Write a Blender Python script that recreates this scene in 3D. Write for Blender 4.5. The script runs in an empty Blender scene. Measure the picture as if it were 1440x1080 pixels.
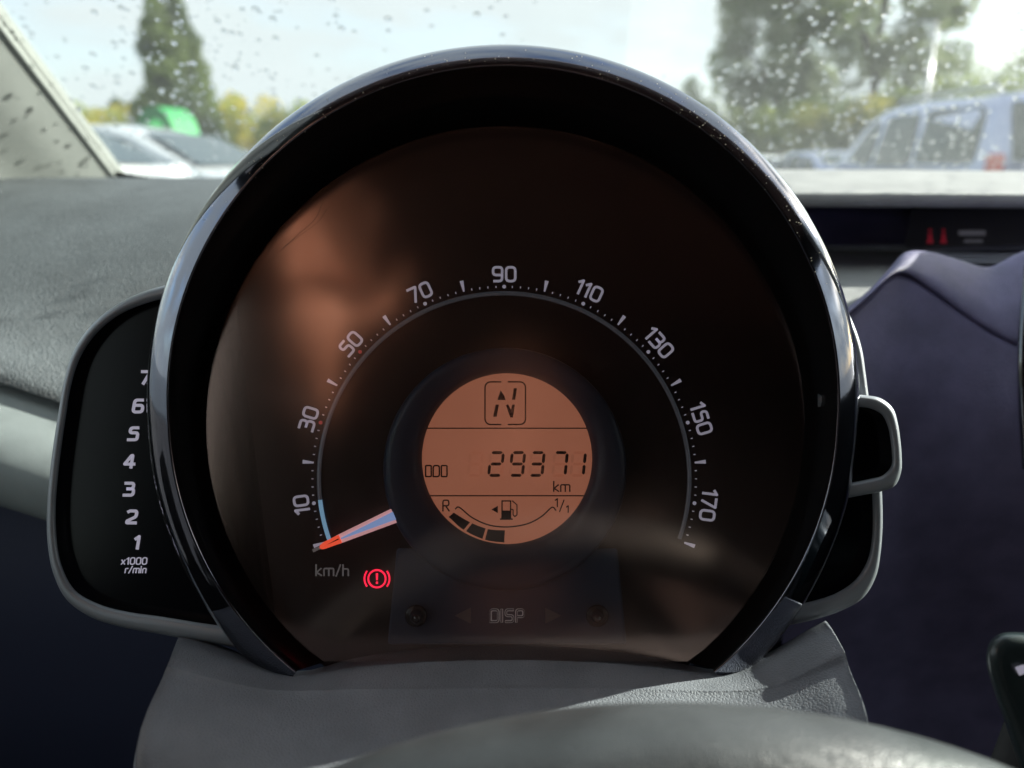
import bpy, bmesh, math, random
from mathutils import Vector, Matrix, noise
R = math.radians
random.seed(7)
SC = bpy.context.scene
COL = SC.collection

# ------------------------------------------------------------------ camera
F = 1081.0                      # focal length measured on the photograph (pixels of 1440)
PITCH = R(15.6)
CAM = Vector((0, 0, 1.05))
FWD = Vector((0, math.cos(PITCH), -math.sin(PITCH)))
UP = Vector((0, math.sin(PITCH), math.cos(PITCH)))
RT = Vector((1, 0, 0))
cd = bpy.data.cameras.new('camera')
cam = bpy.data.objects.new('camera', cd)
COL.objects.link(cam)
cam.location = CAM
cam.rotation_euler = (R(90) - PITCH, 0, 0)
cd.sensor_width = 36
cd.lens = F / 1440 * 36
cd.clip_start = 0.01
cd.clip_end = 3000
cd.dof.use_dof = True
cd.dof.focus_distance = 0.257
cd.dof.aperture_fstop = cd.lens / 3.3      # 3.3 mm opening
SC.camera = cam

# ------------------------------------------------------------------ sky, sun, exposure
SUN_EL, SUN_AZ = R(22), R(71.5)              # azimuth clockwise from straight ahead
SC.view_settings.view_transform = 'Standard'
SC.view_settings.look = 'None'
SC.view_settings.exposure = 1.9
SC.view_settings.gamma = 1
w = bpy.data.worlds.new('World')
SC.world = w
w.use_nodes = True
nt = w.node_tree
nt.nodes.clear()
out = nt.nodes.new('ShaderNodeOutputWorld')
bg = nt.nodes.new('ShaderNodeBackground')
sky = nt.nodes.new('ShaderNodeTexSky')
sky.sky_type = 'NISHITA'
sky.sun_disc = False
sky.sun_elevation = SUN_EL
sky.sun_rotation = SUN_AZ
sky.air_density = 1.0
sky.dust_density = 2.0
tc = nt.nodes.new('ShaderNodeTexCoord')
mp = nt.nodes.new('ShaderNodeMapping')
mp.inputs['Scale'].default_value = (1, 1, 3.2)
nz = nt.nodes.new('ShaderNodeTexNoise')
nz.inputs['Scale'].default_value = 2.3
nz.inputs['Detail'].default_value = 7
nz.inputs['Roughness'].default_value = 0.55
rmp = nt.nodes.new('ShaderNodeValToRGB')
rmp.color_ramp.elements[0].position = 0.30
rmp.color_ramp.elements[1].position = 0.55
mix = nt.nodes.new('ShaderNodeMixRGB')
mix.inputs[2].default_value = (2.5, 2.68, 2.76, 1)       # cloud radiance
lnk = nt.links.new
lnk(tc.outputs['Generated'], mp.inputs[0]); lnk(mp.outputs[0], nz.inputs['Vector'])
lnk(nz.outputs['Fac'], rmp.inputs[0]); lnk(rmp.outputs[0], mix.inputs[0])
lnk(sky.outputs[0], mix.inputs[1]); lnk(mix.outputs[0], bg.inputs[0])
bg.inputs[1].default_value = 0.10
lnk(bg.outputs[0], out.inputs[0])
sd = bpy.data.lights.new('sun', 'SUN')
sd.energy = 5.0
sd.angle = R(0.5)
sd.color = (1.0, 0.95, 0.87)
sun = bpy.data.objects.new('sun', sd)
COL.objects.link(sun)
SDIR = Vector((math.cos(SUN_EL) * math.sin(SUN_AZ), math.cos(SUN_EL) * math.cos(SUN_AZ), math.sin(SUN_EL)))
sun.rotation_euler = SDIR.to_track_quat('Z', 'Y').to_euler()
sun.location = (5, 5, 8)


# ------------------------------------------------------------------ helpers
def W(px, py, d):
    """point seen at photo pixel px,py at distance d along the lens axis"""
    return CAM + RT * ((px - 720) / F * d) + UP * ((540 - py) / F * d) + FWD * d


def WY(px, py, y):
    k = (540 - py) / F
    return W(px, py, y / (math.cos(PITCH) + math.sin(PITCH) * k))


def tag(o, label=None, cat=None, group=None, kind=None):
    if label: o['label'] = label
    if cat: o['category'] = cat
    if group: o['group'] = group
    if kind: o['kind'] = kind
    return o


def thing(name, loc, rot=(0, 0, 0), label=None, cat=None, group=None, kind=None):
    o = bpy.data.objects.new(name, None)
    o.empty_display_size = 0.05
    COL.objects.link(o)
    o.location = loc
    o.rotation_euler = rot
    return tag(o, label, cat, group, kind)


def rootmat(p):
    while p.parent: p = p.parent
    return Matrix.LocRotScale(p.location, p.rotation_euler, None)


class MB:
    def __init__(s): s.v = []; s.f = []; s.sm = []

    def add(s, vs, fs, smooth=False):
        n = len(s.v)
        s.v += [Vector(v) for v in vs]
        s.f += [tuple(i + n for i in f) for f in fs]
        s.sm += [smooth] * len(fs)
        return s

    def grid(s, rows, smooth=True, closed_u=False, closed_v=False, flip=False):
        nr, nc = len(rows), len(rows[0])
        vs = [p for r in rows for p in r]
        fs = []
        for i in range(nr if closed_v else nr - 1):
            for j in range(nc if closed_u else nc - 1):
                a = i * nc + j; b = i * nc + (j + 1) % nc
                c = ((i + 1) % nr) * nc + (j + 1) % nc; d = ((i + 1) % nr) * nc + j
                fs.append((a, d, c, b) if flip else (a, b, c, d))
        return s.add(vs, fs, smooth)

    def box(s, c, size, rot=None, bev=0.0):
        hx, hy, hz = [k / 2 for k in size]
        M = rot if rot is not None else Matrix.Identity(3)
        if bev <= 0:
            vs = [Vector(c) + M @ Vector((x, y, z)) for x in (-hx, hx) for y in (-hy, hy) for z in (-hz, hz)]
            return s.add(vs, [(0, 1, 3, 2), (4, 6, 7, 5), (0, 4, 5, 1), (2, 3, 7, 6), (0, 2, 6, 4), (1, 5, 7, 3)])
        b = bev
        rows = []
        for z, k in ((-hz, b), (-hz + b, 0), (hz - b, 0), (hz, b)):
            r = []
            for (x, y) in ((-1, -1), (1, -1), (1, 1), (-1, 1)):
                q = [(x * (hx - b), y * (hy - k)), (x * (hx - k), y * (hy - b))]
                if x * y > 0: q.reverse() if False else None
                if (x, y) in ((-1, -1), (1, 1)): q.reverse()
                r += q
            rows.append([Vector(c) + M @ Vector((p[0], p[1], z)) for p in r])
        n0 = len(s.v)
        s.grid(rows, False, closed_u=True)
        s.f.append(tuple(n0 + i for i in reversed(range(8)))); s.sm.append(False)
        s.f.append(tuple(n0 + 24 + i for i in range(8))); s.sm.append(False)
        return s

    def tube(s, path, rad, n=10, cap=True):
        rows = []
        for i, p in enumerate(path):
            p = Vector(p)
            t = (Vector(path[min(i + 1, len(path) - 1)]) - Vector(path[max(i - 1, 0)])).normalized()
            a = t.orthogonal().normalized() if i == 0 else (a - t * a.dot(t)).normalized()
            b = t.cross(a)
            r = rad[i] if isinstance(rad, (list, tuple)) else rad
            rows.append([p + a * (r * math.cos(k * 2 * math.pi / n)) + b * (r * math.sin(k * 2 * math.pi / n)) for k in range(n)])
        n0 = len(s.v)
        s.grid(rows, True, closed_u=True)
        if cap:
            s.f.append(tuple(n0 + i for i in reversed(range(n)))); s.sm.append(False)
            s.f.append(tuple(n0 + (len(path) - 1) * n + i for i in range(n))); s.sm.append(False)
        return s

    def build(s, name, mat, parent=None, wd=True):
        """verts given in world space; stored relative to the thing's root"""
        vs = s.v
        if parent is not None and wd:
            inv = rootmat(parent).inverted()
            vs = [inv @ v for v in vs]
        me = bpy.data.meshes.new(name)
        me.from_pydata([tuple(v) for v in vs], [], s.f)
        me.polygons.foreach_set('use_smooth', s.sm)
        me.update()
        for m in (mat if isinstance(mat, (list, tuple)) else [mat]):
            me.materials.append(m)
        o = bpy.data.objects.new(name, me)
        COL.objects.link(o)
        if parent is not None: o.parent = parent
        return o


def cr(p0, p1, p2, p3, t):
    return 0.5 * ((2 * p1) + (p2 - p0) * t + (2 * p0 - 5 * p1 + 4 * p2 - p3) * t * t + (3 * p1 - p0 - 3 * p2 + p3) * t ** 3)


def spl(pts, n):
    """catmull-rom resample, n steps per span"""
    pts = [Vector(p) for p in pts]
    o = []
    for i in range(len(pts) - 1):
        p0 = pts[i - 1] if i else pts[0] * 2 - pts[1]
        p3 = pts[i + 2] if i + 2 < len(pts) else pts[-1] * 2 - pts[-2]
        for k in range(n): o.append(cr(p0, pts[i], pts[i + 1], p3, k / n))
    return o + [pts[-1]]


def surf(rows, nu, nv):
    r1 = [spl(r, nu) for r in rows]
    cols = [spl([r[j] for r in r1], nv) for j in range(len(r1[0]))]
    return [[c[i] for c in cols] for i in range(len(cols[0]))]


def fillet(pts, r, closed=False, n=5):
    pts = [Vector(p).to_2d() for p in pts]
    m = len(pts); o = []
    for i in range(m):
        if not closed and i in (0, m - 1):
            o.append(pts[i]); continue
        a, b, c = pts[i - 1], pts[i], pts[(i + 1) % m]
        rr = min(r, (a - b).length * .5, (c - b).length * .5)
        if rr < 1e-6: o.append(b); continue
        p = b + (a - b).normalized() * rr; q = b + (c - b).normalized() * rr
        for k in range(n + 1):
            t = k / n
            o.append(p * (1 - t) ** 2 + b * 2 * t * (1 - t) + q * t * t)
    return o


def ribbon(pts, wd, closed=False):
    """list of quads (2d) along a stroke; pts 2d"""
    P = [Vector(p).to_2d() for p in pts]
    Q = [P[0]]
    for p in P[1:]:
        if (p - Q[-1]).length > 1e-5: Q.append(p)
    if closed and (Q[0] - Q[-1]).length < 1e-5: Q.pop()
    m = len(Q); L = []; Rr = []
    for i in range(m):
        if closed: a, b, c = Q[i - 1], Q[i], Q[(i + 1) % m]
        else: a, b, c = Q[max(i - 1, 0)], Q[i], Q[min(i + 1, m - 1)]
        d1 = (b - a); d2 = (c - b)
        if d1.length < 1e-6: d1 = d2
        if d2.length < 1e-6: d2 = d1
        d1 = d1.normalized(); d2 = d2.normalized()
        n1 = Vector((-d1.y, d1.x)); n2 = Vector((-d2.y, d2.x))
        nn = (n1 + n2)
        nn = nn.normalized() if nn.length > 1e-4 else n1
        k = 1 / max(nn.dot(n1), .5)
        L.append(b + nn * (wd / 2 * k)); Rr.append(b - nn * (wd / 2 * k))
    qs = []
    for i in range(m if closed else m - 1):
        j = (i + 1) % m
        qs.append([L[i], L[j], Rr[j], Rr[i]])
    return qs


def decal(name, polys, d, mat, parent, th=0.00025):
    """polys in photo-measured dial coordinates (x right, y down) raised print at depth d, real thickness"""
    mb = MB()
    dd = d if callable(d) else (lambda x, y: d)
    for q in polys:
        n = len(q)
        vs = [W(p[0], p[1], dd(p[0], p[1])) for p in q]
        vs += [v + FWD * th for v in vs]
        fs = [tuple(range(n)), tuple(reversed(range(n, 2 * n)))] + [(i, (i + 1) % n, n + (i + 1) % n, n + i) for i in range(n)]
        mb.add(vs, fs)
    return mb.build(name, mat, parent)


# stroke lettering, unit height, y up
G = {
    '0': (.66, [([(0, .1), (0, 1), (.66, 1), (.66, 0), (0, 0)], 1, .27)]),
    '1': (.30, [([(0, .80), (.26, 1.0), (.26, 0)], 0, .02)]),
    '2': (.64, [([(0, .93), (.1, 1), (.62, 1), (.62, .52), (.0, .16), (0, 0), (.66, 0)], 0, .2)]),
    '3': (.64, [([(0, 1), (.6, 1), (.6, .53), (.2, .53)], 0, .2), ([(.2, .53), (.66, .53), (.66, 0), (0, 0)], 0, .22)]),
    '4': (.70, [([(.5, 0), (.5, 1), (.42, 1), (0, .28), (.7, .28)], 0, .04)]),
    '5': (.64, [([(.6, 1), (.08, 1), (.05, .58), (.64, .58), (.64, 0), (0, 0)], 0, .2)]),
    '6': (.66, [([(.58, 1), (0.02, 1), (0, 0), (.66, 0), (.66, .56), (.03, .56)], 0, .24)]),
    '7': (.62, [([(0, 1), (.62, 1), (.22, 0)], 0, .05)]),
    '9': (.66, [([(.63, .44), (0, .44), (0, 1), (.66, 1), (.64, 0), (.08, 0)], 0, .24)]),
    'k': (.5, [([(0, 1), (0, 0)], 0, 0), ([(.46, .66), (.04, .3), (.5, 0)], 0, 0)]),
    'm': (.9, [([(0, 0), (0, .66), (.45, .66), (.45, 0)], 0, .14), ([(.4, .66), (.9, .66), (.9, 0)], 0, .14)]),
    '/': (.4, [([(0, -.05), (.4, 1.0)], 0, 0)]),
    'h': (.5, [([(0, 1), (0, 0)], 0, 0), ([(0, .62), (.5, .62), (.5, 0)], 0, .16)]),
    'x': (.5, [([(0, .66), (.5, 0)], 0, 0), ([(.5, .66), (0, 0)], 0, 0)]),
    'r': (.34, [([(0, 0), (0, .66), (.36, .66)], 0, .16)]),
    'i': (.05, [([(0, 0), (0, .66)], 0, 0), ([(0, .84), (0, .98)], 0, 0)]),
    'n': (.5, [([(0, 0), (0, .66), (.5, .66), (.5, 0)], 0, .16)]),
    'D': (.66, [([(0, 0), (0, 1), (.66, 1), (.66, 0), (0, 0)], 0, .22)]),
    'I': (.05, [([(0, 0), (0, 1)], 0, 0)]),
    'S': (.6, [([(.6, 1), (0, 1), (0, .5), (.6, .5), (.6, 0), (0, 0)], 0, .2)]),
    'P': (.6, [([(0, 0), (0, 1), (.6, 1), (.6, .42), (0, .42)], 0, .2)]),
    'R': (.55, [([(0, 0), (0, 1), (.55, 1), (.55, .48), (0, .48)], 0, .2), ([(.25, .48), (.58, 0)], 0, 0)]),
    'O': (.6, [([(0, .1), (0, 1), (.6, 1), (.6, 0), (0, 0)], 1, .1)]),
}


def text(s, cx, cy, h, st, ang=0.0, slant=0.0, gap=.22, wk=1.0):
    """polys for a word centred at photo position; ang clockwise degrees"""
    tw = sum(G[c][0] * wk for c in s) + gap * (len(s) - 1) + gap * 0
    x = -tw / 2; qs = []
    ca, sa = math.cos(R(ang)), math.sin(R(ang))
    hh = h - st
    for c in s:
        wdt, strokes = G[c]
        for pts, cl, r in strokes:
            if cl and len(pts) > 4 and pts[0] == (0, .1): pts = pts[1:]
            P = [((x + p[0] * wk + slant * p[1]) * hh, (p[1] - .5) * hh) for p in pts]
            P = fillet(P, r * hh, bool(cl))
            if not cl:       # square ends reach half a stroke further
                a = (P[0] - P[1]).normalized() * st * .35; P[0] = P[0] + a
                b = (P[-1] - P[-2]).normalized() * st * .35; P[-1] = P[-1] + b
            for q in ribbon(P, st, bool(cl)):
                qs.append([(cx + (p.x * ca + p.y * sa), cy - (-p.x * sa + p.y * ca)) for p in q])
        x += wdt * wk + gap
    return qs


def ring2(cx, cy, r, wd, a0=0, a1=360, n=48):
    o = []
    for i in range(n):
        t0 = R(a0 + (a1 - a0) * i / n); t1 = R(a0 + (a1 - a0) * (i + 1) / n)
        f = lambda t, rr: (cx + rr * math.sin(t), cy - rr * math.cos(t))
        o.append([f(t0, r - wd / 2), f(t0, r + wd / 2), f(t1, r + wd / 2), f(t1, r - wd / 2)])
    return o


def disc2(cx, cy, r, n=24):
    return [[(cx + r * math.sin(2 * math.pi * i / n), cy - r * math.cos(2 * math.pi * i / n)) for i in range(n)]]


# ------------------------------------------------------------------ materials
def pmat(name, col, rough=.5, metal=0, emi=None, es=1, coat=0, coat_r=.05, spec=.5, trans=0, ior=1.5,
         bump=None, var=None, varscale=20, varcol=None):
    m = bpy.data.materials.new(name)
    m.use_nodes = True
    n = m.node_tree.nodes; l = m.node_tree.links
    b = n['Principled BSDF']
    b.inputs['Base Color'].default_value = (*col, 1)
    b.inputs['Roughness'].default_value = rough
    b.inputs['Metallic'].default_value = metal
    b.inputs['Specular IOR Level'].default_value = spec
    b.inputs['Coat Weight'].default_value = coat
    b.inputs['Coat Roughness'].default_value = coat_r
    b.inputs['Coat IOR'].default_value = 1.8 if name == 'piano_black' else 1.5
    b.inputs['Transmission Weight'].default_value = trans
    b.inputs['IOR'].default_value = ior
    if emi:
        b.inputs['Emission Color'].default_value = (*emi, 1)
        b.inputs['Emission Strength'].default_value = es
    tcn = n.new('ShaderNodeTexCoord')
    if bump:                       # list of (kind, scale, distance)
        prev = None
        for kind, sc, dist in bump:
            if kind == 'vor':
                t = n.new('ShaderNodeTexVoronoi'); t.feature = 'DISTANCE_TO_EDGE'; o = t.outputs['Distance']
            else:
                t = n.new('ShaderNodeTexNoise'); t.inputs['Detail'].default_value = 4; o = t.outputs['Fac']
            t.inputs['Scale'].default_value = sc
            l.new(tcn.outputs['Object'], t.inputs['Vector'])
            if kind == 'vor':
                mr = n.new('ShaderNodeMapRange'); mr.inputs[2].default_value = .22
                l.new(o, mr.inputs[0]); o = mr.outputs[0]
            bp = n.new('ShaderNodeBump'); bp.inputs['Distance'].default_value = dist
            bp.inputs['Strength'].default_value = 1
            l.new(o, bp.inputs['Height'])
            if prev: l.new(prev, bp.inputs['Normal'])
            prev = bp.outputs[0]
        l.new(prev, b.inputs['Normal'])
    if var:
        t = n.new('ShaderNodeTexNoise'); t.inputs['Scale'].default_value = varscale; t.inputs['Detail'].default_value = 6
        l.new(tcn.outputs['Object'], t.inputs['Vector'])
        rp = n.new('ShaderNodeValToRGB')
        c2 = varcol or tuple(min(1, c * (1 + var)) for c in col)
        c1 = tuple(c * (1 - var) for c in col) if not varcol else col
        rp.color_ramp.elements[0].color = (*c1, 1); rp.color_ramp.elements[1].color = (*c2, 1)
        rp.color_ramp.elements[0].position = .35; rp.color_ramp.elements[1].position = .65
        l.new(t.outputs['Fac'], rp.inputs[0]); l.new(rp.outputs[0], b.inputs['Base Color'])
        mr = n.new('ShaderNodeMapRange'); mr.inputs[3].default_value = rough * .85; mr.inputs[4].default_value = min(1, rough * 1.2)
        l.new(t.outputs['Fac'], mr.inputs[0]); l.new(mr.outputs[0], b.inputs['Roughness'])
    return m


def thin_glass(name, tint=(1, 1, 1), ior=1.5, rough=0.0, gain=1.0, film=0, coat=(1, 1, 1)):  # coat: colour tint put into the reflection
    m = bpy.data.materials.new(name); m.use_nodes = True
    n = m.node_tree.nodes; l = m.node_tree.links; n.clear()
    o = n.new('ShaderNodeOutputMaterial'); mx = n.new('ShaderNodeMixShader')
    tr = n.new('ShaderNodeBsdfTransparent'); tr.inputs[0].default_value = (*tint, 1)
    gl = n.new('ShaderNodeBsdfGlossy'); gl.inputs['Roughness'].default_value = rough; gl.inputs[0].default_value = (*coat, 1)
    fr = n.new('ShaderNodeFresnel')
    ge = n.new('ShaderNodeNewGeometry'); im = n.new('ShaderNodeMapRange')   # same reflectance from both faces of the sheet
    im.inputs[3].default_value = ior; im.inputs[4].default_value = 1 / ior
    l.new(ge.outputs['Backfacing'], im.inputs[0]); l.new(im.outputs[0], fr.inputs[0])
    if gain != 1:
        mt = n.new('ShaderNodeMath'); mt.operation = 'MULTIPLY'; mt.inputs[1].default_value = gain; mt.use_clamp = True
        l.new(fr.outputs[0], mt.inputs[0]); l.new(mt.outputs[0], mx.inputs[0])
    else: l.new(fr.outputs[0], mx.inputs[0])
    l.new(tr.outputs[0], mx.inputs[1]); l.new(gl.outputs[0], mx.inputs[2]); l.new(mx.outputs[0], o.inputs[0])
    if film:                        # scattering film added as haze, pales the view through the glass
        td = n.new('ShaderNodeBsdfTranslucent'); td.inputs[0].default_value = (.8, .85, .85, 1)
        m2 = n.new('ShaderNodeMixShader')
        tcn = n.new('ShaderNodeTexCoord'); nn = n.new('ShaderNodeTexNoise'); nn.inputs['Scale'].default_value = 9; nn.inputs['Detail'].default_value = 8
        mr = n.new('ShaderNodeMapRange'); mr.inputs[1].default_value = .3; mr.inputs[2].default_value = .7
        mr.inputs[3].default_value = film * .5; mr.inputs[4].default_value = film * 1.5
        l.new(tcn.outputs['Object'], nn.inputs['Vector']); l.new(nn.outputs['Fac'], mr.inputs[0]); l.new(mr.outputs[0], m2.inputs[0])
        l.new(mx.outputs[0], m2.inputs[1]); l.new(td.outputs[0], m2.inputs[2]); l.new(m2.outputs[0], o.inputs[0])
    return m


M = {}
M['piano'] = pmat('piano_black', (.006, .006, .010), .05, spec=.9, coat=1, coat_r=.02, bump=[('noise', 14, .0004), ('noise', 900, .000004)])
M['rim'] = pmat('hood_gloss_lacquer', (.17, .18, .23), .07, metal=1, coat=1, coat_r=.02, bump=[('noise', 14, .0003), ('noise', 900, .000004)])
M['ghost'] = pmat('unlit_segment', (.30, .155, .11), .45, emi=(1.0, .35, .20), es=.060)
M['dust'] = pmat('dust', (.55, .50, .40), .9)
M['liner'] = pmat('hood_liner_black', (.010, .010, .011), .22, bump=[('noise', 300, .00002)])
M['soft'] = pmat('grained_dash_plastic', (.088, .102, .110), .62, var=.12, varscale=30, bump=[('vor', 620, .0004), ('noise', 9, .0006)])
M['soft2'] = pmat('grained_ledge_plastic', (.33, .335, .33), .6, var=.1, varscale=40, bump=[('vor', 700, .0002), ('noise', 60, .0006)])
M['lower'] = pmat('smooth_grey_plastic', (.29, .33, .33), .5, var=.06, varscale=30, bump=[('vor', 1500, .00008)])
M['fascia'] = pmat('violet_black_fascia', (.18, .165, .30), .5, var=.15, varscale=60, bump=[('vor', 1100, .00012)])
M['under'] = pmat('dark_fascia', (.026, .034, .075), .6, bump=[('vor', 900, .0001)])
M['silver'] = pmat('matt_silver_plastic', (.30, .32, .35), .4, metal=.4, bump=[('noise', 2500, .00001)])
M['black'] = pmat('deep_black_dial', (.004, .004, .006), .35)
M['tachglass'] = pmat('tachometer_window', (.002, .002, .004), .2, spec=.25)
M['shroud'] = pmat('grained_column_plastic', (.19, .195, .22), .55, var=.1, varscale=60, bump=[('vor', 850, .00009)])
M['leather'] = pmat('grey_wheel_leather', (.055, .06, .064), .40, var=.25, varscale=45, bump=[('vor', 1300, .00005), ('noise', 30, .0001)])
M['print'] = pmat('white_print', (.55, .54, .62), .6, emi=(.55, .52, .66), es=.10)
M['dim'] = pmat('grey_print', (.16, .16, .18), .5, emi=(.5, .5, .55), es=.015)
M['red_dot'] = pmat('red_print', (.6, .08, .1), .6, emi=(1, .2, .2), es=.03)
M['arc'] = pmat('scale_arc_plastic', (.24, .24, .27), .22, metal=.4, emi=(.4, .45, .55), es=.012)  # faint glow added to whiten the reflecting arc
M['arc_blue'] = pmat('painted_arc_reflection', (.16, .34, .48), .3, emi=(.35, .65, .95), es=.11)  # blue reflection on the arc painted as a glowing colour
M['lcd'] = pmat('amber_lcd', (.33, .17, .12), .45, emi=(1.0, .35, .20), es=.066, var=.22, varscale=14)
M['lcdink'] = pmat('lcd_segment', (.020, .008, .008), .5)
M['slate'] = pmat('slate_housing', (.034, .052, .092), .4, bump=[('noise', 900, .00002)])
M['slate2'] = pmat('slate_panel', (.045, .065, .11), .35, bump=[('noise', 900, .00002)])
M['needle_p'] = pmat('needle_pink', (.80, .42, .42), .4, emi=(1, .50, .52), es=.13)
M['needle_b'] = pmat('needle_blue', (.22, .34, .60), .4, emi=(.38, .55, 1), es=.13)
M['needle_o'] = pmat('needle_orange', (.75, .07, .03), .4, emi=(1, .11, .05), es=.22)
M['warn'] = pmat('red_warning_lamp', (.5, .01, .03), .5, emi=(1, .015, .06), es=.45)
M['warn_dim'] = pmat('dim_red_lamp', (.3, .01, .02), .5, emi=(1, .03, .08), es=.02)
M['dim_light'] = pmat('pale_grey_print', (.32, .30, .32), .5, emi=(.5, .5, .5), es=.03)
M['piano_soft'] = pmat('satin_hood_lining', (.006, .006, .007), .20, bump=[('noise', 40, .0003)])
M['dial'] = pmat('brown_black_dial', (.020, .011, .011), .45, var=.2, varscale=80, bump=[('noise', 2400, .00003)])
M['slate_hi'] = pmat('slate_arrow', (.14, .14, .16), .4)
M['button'] = pmat('smoked_button', (.01, .012, .018), .1, coat=1)
M['stalk'] = pmat('stalk_plastic', (.022, .034, .036), .3, coat=.3, coat_r=.2)
M['clear'] = pmat('clear_peg', (.5, .55, .6), .08, trans=.9, ior=1.45)
M['disp'] = pmat('pale_glow_lettering', (.8, .85, .9), .4, emi=(.6, .65, .7), es=.012)  # not backlit: pale colour and a slight glow added to brighten it
M['headliner'] = pmat('headliner_fabric', (.17, .10, .085), .9, var=.1, varscale=60, bump=[('noise', 400, .0005)])
M['cabin'] = pmat('cabin_trim', (.025, .025, .028), .6, var=.2, varscale=20)
M['pillar'] = pmat('pillar_trim', (.23, .25, .235), .75, var=.06, varscale=25, bump=[('noise', 500, .0002)])
M['rubber'] = pmat('black_rubber', (.01, .01, .011), .6)
M['ws'] = thin_glass('windscreen_glass', (.95, .98, .97), 1.45, film=.012)
M['lens'] = thin_glass('dial_lens', (.92, .92, .92), 1.5, .15, 4.8, 0, (1.0, .70, .60))  # reflection strengthened and tinted brown to warm the mirrored glow
M['water'] = pmat('rain_water', (1, 1, 1), .02, trans=1, ior=1.33)

# ------------------------------------------------------------------ ground and terrain
gm = pmat('wet_asphalt', (.07, .072, .075), .35, var=.3, varscale=3, bump=[('noise', 120, .004)])
MB().add([(-900, -900, 0), (900, -900, 0), (900, 900, 0), (-900, 900, 0)], [(0, 1, 2, 3)]).build('ground', gm)['kind'] = 'structure'
gr = pmat('verge_grass', (.06, .09, .025), .9, var=.35, varscale=2, bump=[('noise', 30, .03)])
MB().box((0, 60, .03), (260, 46, .2)).build('grass_verge', gr)['kind'] = 'structure'

# ------------------------------------------------------------------ car cabin
WS_N = Vector((0, .6, 1)).normalized()
WS_S = Vector((0, -1, .6)).normalized()          # up the glass


def wsz(y): return 1.035 + (.80 - y) * .6


def ws_hit(px, py):
    d = (W(px, py, 1) - CAM)
    t = (1.035 + .48 - 1.05) / (d.z + .6 * d.y)
    return CAM + d * t


def Z(py, y): return WY(720, py, y).z


shell = thing('cabin_shell', (.27, -.4, .3), kind='structure')
mb = MB()
mb.box((.27, -.75, 1.475), (1.56, 1.86, .03))                                  # roof panel
roofo = mb.build('roof_panel', M['headliner'], shell)
mb = MB()
for sx, x in ((-1, -.50), (1, 1.04)):
    mb.box((x, -.35, .615), (.05, 2.7, .63))                                    # doors below the glass
    mb.box((x, -.75, 1.405), (.045, 1.90, .11))                                # roof rail
    mb.box((x, -.52, 1.14), (.04, .10, .43))                                   # middle post
    mb.box((x, -1.15, 1.14), (.04, 1.10, .43))  # solid rear sides added in place of windows to cut interior light
    pts = [(x, .66, .92), (x, 1.00, .92), (x, .93, wsz(.93)), (x, .70, wsz(.70))]
    vs = [(p[0] + k, p[1], p[2]) for k in (-.015, .015) for p in pts]
    mb.add(vs, [(0, 1, 2, 3), (7, 6, 5, 4), (0, 4, 5, 1), (1, 5, 6, 2), (2, 6, 7, 3), (3, 7, 4, 0)])
mb.box((.27, -1.68, .72), (1.5, .05, .84)); mb.box((.27, -1.68, 1.385), (1.5, .05, .17)); mb.box((.27, -1.68, 1.2), (1.5, .046, .2))  # rear wall, its window filled solid to stop bright reflections
mb.box((.27, -.4, .27), (1.6, 2.7, .05))
mb.box((.27, .97, .62), (1.5, .05, .70))
mb.build('lining_and_blanks', M['cabin'], shell)
for x in (-.50, 1.04):
    MB().box((x, .09, 1.14), (.004, 1.12, .43)).build('side_window', M['ws'], shell)

# windscreen
wind = thing('windscreen', (.27, .80, 1.035), label='sloping windscreen covered in raindrops above the dashboard', cat='windscreen')
mb = MB()
c = Vector((.27, .44, wsz(.44)))
L = []
for k in (0, .004):
    for (x, y) in ((-.47, .84), (1.01, .84), (.93, .12), (-.39, .12)):
        L.append(Vector((x, y, wsz(y))) + WS_N * k)
mb.add(L, [(0, 1, 2, 3), (7, 6, 5, 4), (0, 4, 5, 1), (1, 5, 6, 2), (2, 6, 7, 3), (3, 7, 4, 0)])
mb.build('glass_pane', M['ws'], wind)
E0, E1 = ws_hit(168, 250), ws_hit(-2, 25)
ed = (E1 - E0); ed /= -ed.y
ETOP = E0 + ed * (E0.y - .13); EBOT = E0 - ed * .09
# printed black border: strip along the pillar and the base, with its row of dots
mb = MB()
side = Vector((1, 0, 0))
mb.add([EBOT - side * .02 - WS_N * .0015, EBOT + side * .001 - WS_N * .0015, ETOP + side * .001 - WS_N * .0015, ETOP - side * .02 - WS_N * .0015], [(0, 1, 2, 3)])
b0 = Vector((-.45, .79, wsz(.79))) - WS_N * .002
prof = [(-.45, .770), (-.40, .774), (-.385, .7745), (-.372, .780), (-.355, .784), (-.33, .7855), (0, .786), (1.0, .786)]
up = [Vector((x, y, wsz(y))) - WS_N * .002 for x, y in prof]
dn = [Vector((x, .84, wsz(.84))) - WS_N * .002 for x, y in prof]
mb.grid([up, dn], False)
mb.build('printed_border', M['rubber'], wind)
mb = MB()
n = 260
for i in range(n):
    for row, rr in ((0, .0007), (1, .0005)):
        p = EBOT + (ETOP - EBOT) * ((i + .5 * row) / n) + side * (.0022 + .0016 * row) - WS_N * .0015
        vs = [p + side * rr * math.cos(a * math.pi / 3) + WS_S * rr * math.sin(a * math.pi / 3) for a in range(6)]
        mb.add(vs, [tuple(range(6))])
mb.build('border_dots', M['rubber'], wind)['kind'] = 'stuff'
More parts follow.
